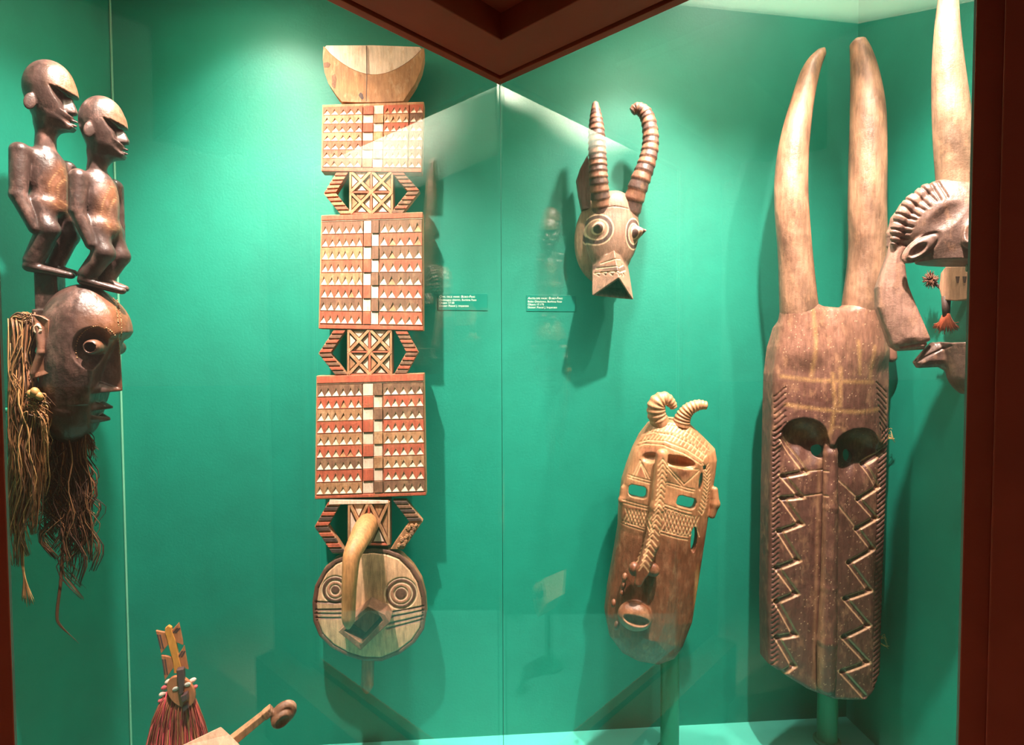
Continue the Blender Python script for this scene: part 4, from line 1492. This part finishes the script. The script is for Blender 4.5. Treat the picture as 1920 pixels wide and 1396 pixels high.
    tan, low, raw_wood, redd = srgb(180, 124, 84), srgb(118, 68, 44), srgb(226, 178, 128), srgb(150, 84, 60)  # third tone: raw wood bared by the engraving
    hatch = [(P(1190, 976, 30), 26), (P(1268, 985, 30), 36)]

    def paint(v, c):
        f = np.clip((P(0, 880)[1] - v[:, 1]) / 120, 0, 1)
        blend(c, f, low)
        for (p, r_) in hatch: blend(c, np.clip(1 - (np.hypot((v[:, 0] - p[0]) / r_, (v[:, 1] - p[1]) / 24)) ** 4, 0, 1) * .55, redd)
        for q in ((1204, 888, 10), (1284, 888, 16), (1222, 850, 20), (1285, 866, 25)):
            p = P(q[0], q[1], 30); blend(c, np.clip(1 - np.hypot((v[:, 0] - p[0]) / q[2], (v[:, 1] - p[1]) / 11) ** 3, 0, 1) * .7, redd)
        d = np.full(len(v), 9.0)
        for q in eng: d = np.minimum(d, line_dist(v, q))
        blend(c, np.clip(1.7 - d, 0, 1) * (v[:, 2] > 0) * .75, raw_wood)
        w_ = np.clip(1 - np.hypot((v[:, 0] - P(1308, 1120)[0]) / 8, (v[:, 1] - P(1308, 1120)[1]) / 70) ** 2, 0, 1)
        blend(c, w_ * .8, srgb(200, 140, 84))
        w_ = np.clip(1 - np.hypot((v[:, 0] - mc[0]) / 30, (v[:, 1] - mc[1]) / 26) ** 6, 0, 1)
        blend(c, w_ * .5, srgb(168, 116, 80))
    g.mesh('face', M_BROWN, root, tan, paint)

    def hm(i, t, a): return 1.0 + (0.055 * math.sin(t * 75) if .08 < t < .95 else 0)
    hc = srgb(188, 132, 92)
    horn(fr, 'horn', [(1240, 796, -6), (1231, 776, -2), (1232, 756, 2), (1246, 747, 2), (1259, 756, 0), (1264, 766, -2)], [17, 17, 16, 13, 9, 6], root, M_BROWN, hc, 90, 18, 1, hm)
    horn(fr, 'horn', [(1276, 796, -6), (1282, 779, -2), (1293, 766, 2), (1310, 759, 4), (1327, 760, 4)], [17, 14, 12, 10, 7], root, M_BROWN, hc, 90, 18, 1, hm)
    a = fr.P(1257, 1190, -42); 
    v, f = tube_data([(a[0], a[1], -6), (a[0], a[1], -50)], [8, 8], 10)
    mesh_pydata('post_clip', [fr.L(p) for p in v], f, M_METAL, root)


build_oval()
post_stand('display_post', 1257, 1150, 1.60, 0.026, 'teal round post carrying the oval face mask with stubby horns')


# ---------------------------------------------------------------- great horned mask on a teal post


def build_great():
    fr = Frame(1562, 1318, 1.52, math.radians(0))
    P = fr.P
    root = fr.root('great_horn_mask', 'very tall brown mask with two long smooth horns and zigzag grooves down its face', 'mask')
    g = Sculpt.of(fr, 1438, 560, 1692, 1330, -60, 66, 1.5)
    out = [(1500, 586), (1530, 578), (1557, 574), (1590, 577), (1620, 586), (1655, 612), (1674, 650), (1681, 703), (1679, 818), (1676, 940), (1669, 1112), (1665, 1272), (1649, 1308), (1632, 1321), (1569, 1315), (1520, 1298), (1480, 1275), (1452, 1258), (1450, 1140), (1453, 960), (1456, 818), (1459, 703), (1466, 650), (1478, 612)]
    cx0, cx1 = P(1562, 700)[0], P(1552, 1290)[0]
    yA, yB = P(0, 700)[1], P(0, 1290)[1]
    yb = P(0, 842)[1]

    def front(x, y, e):
        t = np.clip((y - yA) / (yB - yA), 0, 1)
        side = np.abs(x - (cx0 + (cx1 - cx0) * t))
        lower = 14 - 0.0014 * side ** 2 - 3 * t
        upper = 34 - 0.0030 * side ** 2 - 0.0016 * np.maximum(y - P(0, 690)[1], 0) ** 2
        w = np.clip((y - yb) / 16 + .5, 0, 1)
        # the brow arches over two round sockets
        return lower * (1 - w) + upper * w
    g.relief(fr.poly(out, 14), -50, front, 1, edge=9)
    inn = [(1564 + (x - 1564) * .82, 960 + (y - 960) * .90) for x, y in out]
    g.relief(fr.poly(inn, 14), -80, -16.0, 2, 'cut', edge=6)
    # brow: filled between and beside the sockets, sockets hollowed below arches
    for c, rx, ry in (((1511, 819), 42, 35), ((1616, 837), 48, 33)):
        q = P(c[0], c[1], 34)
        g.ell(q, (rx, ry, 44), 0, 'cut', 1.5)
    for c in ((1511, 832), (1616, 848)):
        for ox in (-14, 14):
            g.cap(P(c[0] + ox, c[1], 18), P(c[0] + ox * 1.2, c[1] + 62, 42), 26, 28, 'cut', 6)
    # crown flares into the horns
    g.cap(P(1499, 590, -10), P(1503, 655, -14), 35, 42, k=18); g.cap(P(1615, 588, -10), P(1614, 655, -14), 36, 42, k=18)
    for c, rx, ry in (((1535, 845), 13, 12), ((1592, 855), 8, 12)):
        g.ell(P(c[0], c[1], 0), (rx, ry, 90), 0, 'cut', 1)
    # nose ridge
    nz = [P(1557, 812, 10), P(1557, 850, 20), P(1557, 950, 26), P(1554, 1100, 26), P(1551, 1200, 27), P(1549, 1286, 25)]
    g.chain(nz, [10, 12, 13, 14, 17, 15], k=3)
    # ears as ledges at the crown's edge
    g.cap(P(1474, 585, -10), P(1470, 660, -10), 7, 9, k=4); g.cap(P(1668, 600, -10), P(1672, 670, -10), 7, 9, k=4)
    # zigzag channels, each a pair of scored lines with a lowered strip
    zl = [(1472, 824), (1512, 885), (1474, 895), (1504, 932), (1473, 937), (1504, 983), (1468, 1000), (1499, 1052), (1464, 1070), (1496, 1115), (1463, 1134), (1494, 1193), (1464, 1202), (1492, 1252), (1472, 1269)]
    zr = [(1661, 849), (1625, 872), (1652, 915), (1611, 936), (1648, 974), (1608, 992), (1642, 1032), (1593, 1055), (1636, 1110), (1586, 1123), (1633, 1176), (1583, 1195), (1632, 1246), (1580, 1260), (1626, 1310)]
    xl = [[(1512, 885), (1543, 880)], [(1504, 932), (1541, 925)], [(1572, 900), (1611, 936)], [(1572, 948), (1608, 992)]]
    lines = []
    for z in (zl, zr):
        for o_ in (-4.6, 4.6): lines.append([P(x, y, 12) for x, y in offset_line(z, o_)])
        q = [P(x, y, 12) for x, y in z]
        g.emboss(q, 6.0, 2.6, -20, flat=True)
        q2 = q
    for x in xl:
        q = [P(a, b, 12) for a, b in x]; lines.append(q); g.emboss(q, 2.2, 1.3, -20)
    # herring-bone borders
    for i in range(52):
        y = 800 + 500 * i / 52
        t = i / 52
        q = [P(1653 - 10 * t, y + 12, 8), P(1671 - 9 * t, y, 8)]; g.emboss(q, 2.6, 2.2, -20)
        if y < 1250:
            q = [P(1457 - 4 * t, y + 10, 8), P(1466 - 4 * t, y, 8)]; g.emboss(q, 2.4, 2.0, -20)
    for i in range(9):
        y = 722 + 11 * i
        g.emboss([P(1637 + 1.5 * i, y - 6, 10), P(1664, y + 14, 8)], 2.2, 1.6, -20)
        g.emboss([P(1474, y + 4, 10), P(1458, y + 22, 8)], 2.2, 1.6, -20)
    g.emboss([P(1650, 790, 8), P(1648, 1000, 8), P(1640, 1290, 8)], 1.8, 1.2, -20)
    body, raw_wood, yel = srgb(94, 60, 50), srgb(196, 154, 116), srgb(196, 150, 90)  # second tone: worn raw wood on the scored zigzags
    top_y = P(0, 700)[1]
    pal_lines = [[P(x, y, 30) for x, y in l] for l in ([(1528, 580), (1530, 640), (1524, 705)], [(1610, 640), (1612, 700)], [(1478, 706), (1520, 712), (1570, 714), (1640, 716)], [(1485, 760), (1545, 768), (1610, 772), (1655, 768)], [(1560, 700), (1564, 760), (1556, 810)], [(1574, 690), (1573, 760)], [(1640, 650), (1634, 715)])]

    def paint(v, c):
        f = np.clip((v[:, 1] - P(0, 760)[1]) / 130, 0, 1)
        blend(c, f * .75, srgb(142, 98, 78))
        d = np.full(len(v), 99.0)
        for q in lines: d = np.minimum(d, line_dist(v, q))
        blend(c, np.clip(1.9 - d, 0, 1) * (v[:, 2] > -15) * .75, raw_wood)
        d = np.full(len(v), 99.0)
        for q in pal_lines: d = np.minimum(d, line_dist(v, q))
        rs = np.random.RandomState(2).rand(len(v))
        blend(c, np.clip(1 - d / 6, 0, 1) * (.18 + .4 * rs) * (v[:, 2] > -15), yel)
        nl = line_dist(v, nz)
        blend(c, np.clip(1 - np.abs(nl - 15) / 5, 0, 1) * .45, srgb(170, 126, 90))
        # pin holes with pale chips
        sp_ = (rs > .992) & (v[:, 2] > 0)
        blend(c, sp_ * .8, srgb(220, 180, 140))
        lids = np.minimum(np.hypot((v[:, 0] - P(1511, 812, 6)[0]) / 34, (v[:, 1] - P(1511, 812, 6)[1]) / 18), np.hypot((v[:, 0] - P(1618, 826, 6)[0]) / 38, (v[:, 1] - P(1618, 826, 6)[1]) / 17))
        blend(c, np.clip(1.2 - lids, 0, 1) * .4, srgb(150, 108, 60))
    g.mesh('face', M_BROWN, root, body, paint)

    hb = srgb(164, 120, 94)

    def hc(t, a):
        k = .8 + .35 * math.sin(a * 17 + t * 5) * math.sin(t * 31 + a * 9)
        base = (0.62 + .55 * t) if t < .3 else 1.0
        d = tuple(x * k * min(base, 1) for x in hb)
        return d
    horn(fr, 'horn', [(1506, 690, -34), (1499, 596, -10), (1491, 480, -4), (1484, 384, 0), (1484, 320, 0), (1491, 255, 0), (1506, 182, -4), (1523, 126, -8), (1546, 90, -14)], [37, 34, 29.5, 29, 28, 25, 19.5, 15.5, 7], root, M_BROWN, hc, 90, 26)
    horn(fr, 'horn', [(1612, 690, -34), (1615, 594, -10), (1626, 480, -4), (1626, 384, 0), (1627, 298, 0), (1627, 212, 0), (1622, 147, -4), (1614, 100, -6), (1606, 72, -8)], [38, 35, 32, 31.5, 31, 29, 24, 18, 12], root, M_BROWN, hc, 90, 26)
    # frayed fibre ends at the edges
    rnd = random.Random(3); sp = []
    for (x, y, n, dx) in ((1463, 752, 26, -16), (1664, 816, 8, 16), (1652, 1200, 6, 16)):
        for i in range(n):
            yy = y + rnd.uniform(-10, 10)
            sp.append(([(x, yy, -20), (x + dx * .4, yy + rnd.gauss(0, 4), -16), (x + dx * rnd.uniform(.5, 1.1), yy + rnd.gauss(4, 6), -12)], .8))
    strands(fr, 'fibre_end', sp, M_RAFFIA, root, steps=4, pal=(srgb(190, 150, 90),))
    v, f = tube_data([fr.P(1554, 1200, 0), tuple(fr.P(1554, 1200, 0)[:2]) + (-72,)], [9, 9], 10)
    mesh_pydata('post_clip', [fr.L(p) for p in v], f, M_METAL, root)


build_great()
post_stand('display_post', 1554, 1180, 1.635, 0.0275, 'teal round post under the very tall mask with long horns')


# ---------------------------------------------------------------- antelope helmet mask in profile beside the right frame


def build_profile():
    fr = Frame(1745, 700, 1.20, math.radians(-26))
    P = fr.P
    kx = fr.kx
    root = fr.root('crested_antelope_mask', 'dark antelope helmet mask in profile with one upright horn and toothed brow crest', 'mask')
    g = Sculpt.of(fr, 1632, 315, 1925, 730, -80, 80, 1.6)
    # skull
    g.ell(P(1790, 440, 0), (84 * kx, 104, 62), 0.1, k=1)
    g.ell(P(1745, 410, 0), (62 * kx, 66, 50), -0.5, k=20)
    g.cap(P(1800, 520, 0), P(1850, 690, 0), 58, 60, k=20)
    # muzzle
    muz = [(1674, 455), (1658, 498), (1645, 537), (1646, 576), (1660, 616), (1672, 648), (1687, 658), (1735, 655), (1750, 634), (1742, 612), (1722, 570), (1706, 530), (1697, 490), (1700, 455)]
    g.relief(fr.poly(muz, 24), -26, lambda x, y, e: 14 + 13 * np.sqrt(np.clip(e / 24, 0, 1)), 5, edge=7)
    # nose bridge into the forehead
    g.cap(P(1692, 440, 0), P(1672, 540, 0), 18, 16, k=8)
    # lower jaw
    jaw = [(1717, 679), (1735, 658), (1752, 641), (1786, 644), (1835, 660), (1850, 720), (1812, 716), (1790, 702), (1765, 688), (1724, 690)]
    g.relief(fr.poly(jaw, 14), -22, lambda x, y, e: 8 + 10 * np.sqrt(np.clip(e / 14, 0, 1)), 3, edge=5)
    g.emboss([P(1690, 650, 20), P(1742, 641, 20)], 4, 3, -10); g.emboss([P(1722, 676, 16), P(1778, 648, 16)], 3, 2.4, -10)
    # the cheek is cut away above the jaw
    op = [(1702, 488), (1770, 487), (1850, 487), (1850, 640), (1786, 642), (1752, 638), (1745, 622), (1724, 572), (1709, 534)]
    g.relief(fr.poly(op, 40), -120, 120, 1.5, 'cut', edge=.5)
    # toothed brow crest
    cr = [(1764, 352), (1738, 362), (1712, 382), (1694, 404), (1683, 430), (1678, 452)]
    cp = [P(x, y, 24) for x, y in cr]
    g.chain([(p[0], p[1], 22) for p in cp], [15, 17, 17, 15, 12, 8], k=3)
    g.chain([(p[0], p[1], -22) for p in cp], [15, 17, 17, 15, 12, 8], k=3)
    for i in range(11):
        t = i / 10 * (len(cr) - 1); j = min(int(t), len(cr) - 2); u = t - j
        a = (cr[j][0] + (cr[j + 1][0] - cr[j][0]) * u, cr[j][1] + (cr[j + 1][1] - cr[j][1]) * u)
        n = (cr[j + 1][1] - cr[j][1], -(cr[j + 1][0] - cr[j][0])); l_ = math.hypot(*n); n = (n[0] / l_, n[1] / l_)
        g.emboss([P(a[0] - n[0] * 20, a[1] - n[1] * 20, 34), P(a[0] + n[0] * 24, a[1] + n[1] * 24, 34)], 3.4, 3.6, 10)
    # cheek plane cut back beneath the crest
    g.ell(P(1752, 420, 66), (66, 22, 16), 0.75, 'cut', 4)
    # almond eye ring
    ec = P(1728, 463, 46)
    g.ell((ec[0], ec[1], ec[2] - 6), (36, 18, 13), 0.72, k=3)
    g.ring(ec, 30, 3, 2.6, 10, 14, 0.72)
    g.ell((ec[0] - 7, ec[1] - 6, ec[2] + 8), (18, 9, 12), 0.72, 'cut', 2)
    # ear stump
    g.cap(P(1812, 402, 46), P(1822, 450, 66), 9, 14, k=4)
    g.ell(P(1820, 430, 78), (8, 20, 12), 0, 'cut', 2)
    wood = srgb(122, 92, 80)

    def paint(v, c):
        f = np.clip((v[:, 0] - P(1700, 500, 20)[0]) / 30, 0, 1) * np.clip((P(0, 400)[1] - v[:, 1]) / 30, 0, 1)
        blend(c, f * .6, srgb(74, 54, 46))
        mz = poly_sd(np.array([p[:2] for p in fr.poly(muz, 24)], np.float32), v[:, 0], v[:, 1])
        blend(c, np.clip(-mz / 3, 0, 1) * .8, srgb(150, 112, 96))
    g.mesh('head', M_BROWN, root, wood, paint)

    def hc(t, a):
        k = .75 + .3 * math.sin(t * 23 + a * 6) * math.sin(a * 11)
        return tuple(x * k for x in srgb(150, 116, 92))
    horn(fr, 'horn', [(1796, 372, 4), (1792, 335, 4), (1787, 250, 6), (1779, 150, 8), (1776, 60, 8), (1778, -10, 6), (1782, -60, 2)], [32, 30, 30.5, 26, 20, 14.5, 7], root, M_BROWN, hc, 80, 22)
    # bracket to the right wall
    c = fr.P(1850, 500, -20)
    wpos = Vector(root.location) + fr.r * (c[0] * fr.s) + fr.out * (-20 * fr.s)
    dist = (R_CORNER - wpos).dot(ALONG) / fr.r.dot(ALONG) / fr.s
    v, f = tube_data([(c[0] - 30, c[1], -20), (c[0] + dist, c[1], -20)], [7, 7], 10)
    mesh_pydata('wall_mount', [fr.L(p) for p in v], f, M_METAL, root)


build_profile()

# ---------------------------------------------------------------- miniature mask with red raffia hair


def build_doll():
    fr = Frame(336, 1560, 1.40, math.radians(16))
    root = fr.root('miniature_mask', 'miniature orange mask with pierced triangle crest and long red raffia hair', 'mask')
    h = (fr.O.z - FLOOR_Z) / fr.s
    P = fr.P
    OR = wood_mat('orange_wood', srgb(206, 136, 62), 0.5, 0.25, bump=0.2)
    BR = wood_mat('brown_wood_small', srgb(170, 104, 68), 0.5, 0.3, bump=0.2)
    DK = wood_mat('black_wood_small', srgb(82, 60, 60), 0.45, 0.3, bump=0.2)
    WH = wood_mat('white_paint_small', srgb(240, 232, 220), 0.5, 0.1, bump=0.1)
    crest = fr.prism('crest_bar', [(309, 1178), (315, 1173), (321, 1176), (322, 1183), (329, 1200), (333, 1225), (340, 1252), (338, 1262), (326, 1262), (324, 1240), (317, 1215), (312, 1195), (309, 1186)], -4, 4, OR, root, 1.0)
    for tri in ([(292, 1182), (313, 1186), (317, 1206), (302, 1225)], [(302, 1228), (321, 1232), (326, 1250), (309, 1275)], [(335, 1167), (342, 1200), (343, 1209), (327, 1202), (322, 1182)], [(345, 1210), (353, 1255), (339, 1249), (334, 1228)]):
        w = fr.prism('crest_wing', tri, -2.5, 2.5, BR, root, 0.6)
        cx = sum(p[0] for p in tri) / len(tri); cy = sum(p[1] for p in tri) / len(tri)
        for k in (-.35, .12):
            a, b = tri[0], tri[-1]
            q = [(cx + (p[0] - cx) * .62 + k * 10, cy + (p[1] - cy) * .62) for p in (a, b)]
            fr.prism('stripe', [q[0], (q[0][0] + 3, q[0][1] + .5), (q[1][0] + 3, q[1][1] + .5), q[1]], 2.0, 2.9, DK, w)
    disc = [(339 + 26 * math.cos(a) + 4 * math.sin(a), 1297 + 29 * math.sin(a)) for a in np.linspace(0, 2 * math.pi, 25)[:-1]]
    disc = [(x - (y - 1297) * -.12, y) for x, y in disc]
    f = fr.prism('face_disc', disc, 6, 14, BR, root, 1.2)
    for (x, y) in ((329, 1291), (351, 1283)):
        ov = [(x + 6.2 * math.cos(a), y + 3.6 * math.sin(a) - (6.2 * math.cos(a)) * .25) for a in np.linspace(0, 2 * math.pi, 15)[:-1]]
        fr.prism('eye', ov, 13.5, 15, WH, f, 0.3)
        fr.prism('eye_slit', [(x - 5, y + 1.8), (x + 5, y - .9), (x + 5, y - .1), (x - 5, y + 2.6)], 14.5, 15.6, DK, f)
    fr.prism('nose', [(330, 1256), (344, 1254), (345, 1270), (343, 1300), (336, 1302), (332, 1275)], 10, 22, DK, root, 1.5)
    fr.prism('mouth', [(338, 1306), (350, 1300), (352, 1311), (341, 1317)], 12, 26, DK, root, 1.2)
    fr.prism('mouth', [(341, 1326), (350, 1319), (354, 1326), (343, 1335)], 8, 22, DK, root, 1.2)
    # bead row round the face
    for i, (x, y) in enumerate(((316, 1277), (309, 1288), (305, 1300), (303, 1312), (308, 1322), (316, 1318), (361, 1275), (364, 1288))):
        q = P(x, y, 4)
        g = Sculpt(fr, q - 10, q + 10, 1.0)
        g.ell(q, (7, 4.5, 4), .4)
        g.mesh('bead', M_WOOD, root, srgb(232, 186, 172) if i % 2 == 0 else srgb(190, 84, 88))
    rnd = random.Random(9); sp = []
    for i in range(520):
        t = rnd.random()
        x0 = 306 + 58 * t; y0 = 1280 + 40 * abs(t - .5) + rnd.uniform(0, 26)
        d0 = rnd.uniform(-14, 6)
        x1 = 262 + 140 * t + rnd.gauss(0, 6); y1 = rnd.uniform(1470, 1530)
        d1 = rnd.uniform(-30, 30)
        sp.append(([(x0, y0, d0), (x0 + (x1 - x0) * .55, y0 + 60, d0 + 8), (x0 + (x1 - x0) * .85, y0 + 140, d1), (x1, y1, d1)], rnd.uniform(.7, 1.5)))
    strands(fr, 'raffia_hair', sp, M_RAFFIA, root, steps=7, seed=2, pal=(srgb(170, 72, 62), srgb(150, 60, 58), srgb(196, 92, 84), srgb(176, 124, 78), srgb(160, 96, 64), srgb(196, 70, 80)))
    # stand down to the case floor
    a = P(338, 1300, -2)
    v, f_ = tube_data([(a[0], a[1], -2), (a[0], -h, -2)], [5, 5], 10)
    mesh_pydata('stand_rod', [fr.L(p) for p in v], f_, M_METAL, root)
    v, f_ = tube_data([(a[0], -h + 8, -2), (a[0], -h, -2)], [40, 40], 24)
    mesh_pydata('stand_base', [fr.L(p) for p in v], f_, M_METAL, root)


build_doll()


# ---------------------------------------------------------------- carved board with a long arm and a round cupped end


def build_arm_board():
    fr = Frame(400, 1480, 1.22, math.radians(20))
    P = fr.P
    root = fr.root('armed_wood_board', 'pale wooden board with a long carved arm ending in a round cupped head', 'carving')
    h = (fr.O.z - FLOOR_Z) / fr.s
    pale = srgb(192, 150, 122)
    M = wood_mat('pale_raw_wood', pale, 0.55, 0.25, patina=srgb(140, 96, 66), patina_amt=0.35, bump=0.25)
    MD = wood_mat('brown_raw_wood', srgb(142, 98, 70), 0.5, 0.3, bump=0.3)
    # slab, its top face tipped towards the light
    top = [(300, 1416, 60), (341, 1396, 40), (414, 1361, 6), (430, 1376, 8), (446, 1392, 14), (470, 1416, 30), (400, 1450, 70)]
    q = [fr.L(P(*p)) for p in top]
    down = Vector((0.01, 0.03, -0.05))
    prism('board', [p + down for p in reversed(q)], list(reversed(q)), M, root, bevel=0.002)
    # arm
    ar = [P(425, 1396, 0), P(452, 1374, 4), P(480, 1352, 8), P(505, 1332, 12)]
    g = Sculpt.of(fr, 405, 1296, 570, 1420, -40, 50, 1.0)
    dv = ar[3] - ar[0]; dv = dv / np.linalg.norm(dv); nv = np.array((-dv[1], dv[0], 0))
    g.hull([ar[0] + nv * a_ * 8 + np.array((0, 0, b_ * 11)) for a_ in (-1, 1) for b_ in (-1, 1)] + [ar[3] + nv * a_ * 6.5 + np.array((0, 0, b_ * 9)) for a_ in (-1, 1) for b_ in (-1, 1)], 'add', 1, 1)
    g.box(P(503, 1334, 12), (9, 8, 9), .6, 2, k=2)
    c = P(532, 1336, 14)
    g.ell(c, (27, 21, 14), 0.72, k=3)
    g.ell((c[0] + 6, c[1] + 2, c[2] + 16), (24, 18, 8), 0.75, 'cut', 2)
    g.ell((c[0] - 4, c[1] - 6, c[2] + 6), (21, 16, 14), 0.72, k=2)
    g.ell((c[0] - 1, c[1] - 9, c[2] + 20), (16, 11, 8), 0.72, 'cut', 3)
    dk = srgb(96, 62, 44)

    def paint(v, cc):
        dd = np.hypot(v[:, 0] - c[0], v[:, 1] - c[1])
        blend(cc, np.clip((34 - dd) / 6, 0, 1) * .8, dk)
        blend(cc, np.clip(2.5 - np.abs(dd - 26) , 0, 1) * .5, pale)
    g.mesh('arm', M_WOOD, root, srgb(176, 130, 94), paint)
    a = P(400, 1420, 20)
    v, f_ = tube_data([(a[0], a[1], 20), (a[0], -h, 20)], [9, 9], 12)
    mesh_pydata('stand_rod', [fr.L(p) for p in v], f_, M_METAL, root)
    v, f_ = tube_data([(a[0], -h + 8, 20), (a[0], -h, 20)], [46, 46], 24)
    mesh_pydata('stand_base', [fr.L(p) for p in v], f_, M_METAL, root)


build_arm_board()


# ---------------------------------------------------------------- printed captions on the back wall


def caption(x0, y0, x1, y1, lines, label):
    fr = wall_frame((x0 + x1) / 2, y1, 0.0)
    root = fr.root('caption_plate', label, 'label', 'captions on the back wall')
    fr.prism('plate', [(x0, y0), (x1, y0 + 1), (x1, y1 + 1), (x0, y1)], 0.1, 0.9, M_CAP, root, 0.2)
    for i, (tx, small, size) in enumerate(lines):
        cu = bpy.data.curves.new('text', 'FONT')
        cu.body = tx
        cu.size = size * fr.s
        if small:
            cu.small_caps_scale = 0.72
            for ch in cu.body_format: ch.use_small_caps = True
            cu.shear = 0.15
        cu.extrude = 0.0001
        tmp = bpy.data.objects.new('tmp', cu)
        COL.objects.link(tmp)
        bpy.context.view_layer.update()
        me = bpy.data.meshes.new_from_object(tmp.evaluated_get(bpy.context.evaluated_depsgraph_get()))
        bpy.data.objects.remove(tmp)
        o = new_obj('printed_line', me, None, root)
        me.materials.clear(); me.materials.append(M_PRINT)
        p = fr.M(x0 + 2.5, y0 + 8.2 + i * 5.55 + (0.4 if i else 0), 1.1)
        o.location = p
        o.rotation_euler = (math.pi / 2, 0, 0)


M_CAP = paint_mat('caption_teal', srgb(17, 122, 103), 0.35, 0.02)
M_PRINT = paint_mat('caption_white', srgb(225, 245, 225), 0.5, 0.0)
caption(821, 549.5, 914, 581, [('Owl face mask: Bobo-Fing', True, 6.2), ('Dedougou district, Burkina Faso', False, 5.3), ('Object 17.58', False, 5.3), ('Donor: Pascal J. Imperato', False, 5.3)], 'teal caption plate with white print beside the tall plank mask')
caption(987, 552.5, 1079, 583, [('Antelope mask: Bobo-Fing', True, 6.2), ('Bobo Dioulasso, Burkina Faso', False, 5.3), ('Object 17.175', False, 5.3), ('Donor: Pascal J. Imperato', False, 5.3)], 'teal caption plate with white print below the small antelope mask')


# ---------------------------------------------------------------- small tasselled mask on the right wall, seen through the crested mask's jaw


def build_tassel():
    ang = math.atan2(ALONG.y, ALONG.x) - math.pi / 2
    p = hit_plane(1790, 650, R_CORNER - ALONG * 0.05, ALONG)
    fr = Frame(1790, 650, p.y, ang)
    root = fr.root('tasselled_mask', 'small pale slotted mask with rust raffia tassels on the right wall', 'mask')
    k = fr.kx
    fr.prism('face', [(1763, 512), (1772, 500), (1822, 498), (1824, 560), (1790, 564), (1766, 562), (1760, 540)], -14, 6, M_WOOD2, root, 2)
    for q in ([(1775, 488), (1785, 488), (1787, 508), (1774, 508)], [(1797, 486), (1807, 486), (1809, 506), (1796, 506)]):
        fr.prism('prong', q, -10, 4, M_WOOD2, root, 1.5)
    for x in (1795, 1808):
        fr.prism('eye_slot', [(x - 3.5, 518), (x + 3.5, 518), (x + 1.5, 530), (x - 1.5, 530)], 4, 7, M_SOOT, root)
    rnd = random.Random(5); sp = []
    for i in range(170):
        a = rnd.uniform(0, 6.28); r_ = rnd.uniform(4, 17)
        sp.append(([(1745, 524, 0), (1745 + .6 * r_ * math.cos(a), 524 + .6 * r_ * math.sin(a), rnd.uniform(0, 12)), (1745 + r_ * math.cos(a), 524 + r_ * math.sin(a) * 1.1, rnd.uniform(-6, 12))], 1.2))
    strands(fr, 'raffia_pompom', sp, M_RAFFIA, root, steps=4, pal=(srgb(120, 70, 48), srgb(90, 52, 40)))
    sp = []
    for i in range(150):
        t = rnd.uniform(-1, 1)
        sp.append(([(1774 + 6 * t, 588, 2), (1774 + 14 * t, 604, 6), (1774 + 24 * t + rnd.gauss(0, 3), 622 - 10 * abs(t) + rnd.gauss(0, 4), 4)], 1.2))
    strands(fr, 'raffia_tassel', sp, M_RAFFIA, root, steps=4, pal=(srgb(176, 84, 54), srgb(150, 66, 44)))
    a = fr.P(1774, 555, 0); b = fr.P(1774, 592, 0)
    v, f = tube_data([a, b], [8, 6], 10)
    mesh_pydata('neck', [fr.L(q) for q in v], f, M_SOOT, root, smooth=True)
    a = fr.P(1792, 540, -10)
    v, f = tube_data([a, (a[0], a[1], -0.05 / fr.s)], [7, 7], 10)
    mesh_pydata('wall_mount', [fr.L(q) for q in v], f, M_METAL, root)
    ps = fr.P(1745, 524, 0)
    v, f = tube_data([ps, fr.P(1770, 545, -4)], [3, 3], 8)
    mesh_pydata('cord', [fr.L(q) for q in v], f, M_SOOT, root)


M_WOOD2 = wood_mat('pale_tan_wood', srgb(168, 126, 100), 0.55, 0.3, bump=0.3)
build_tassel()
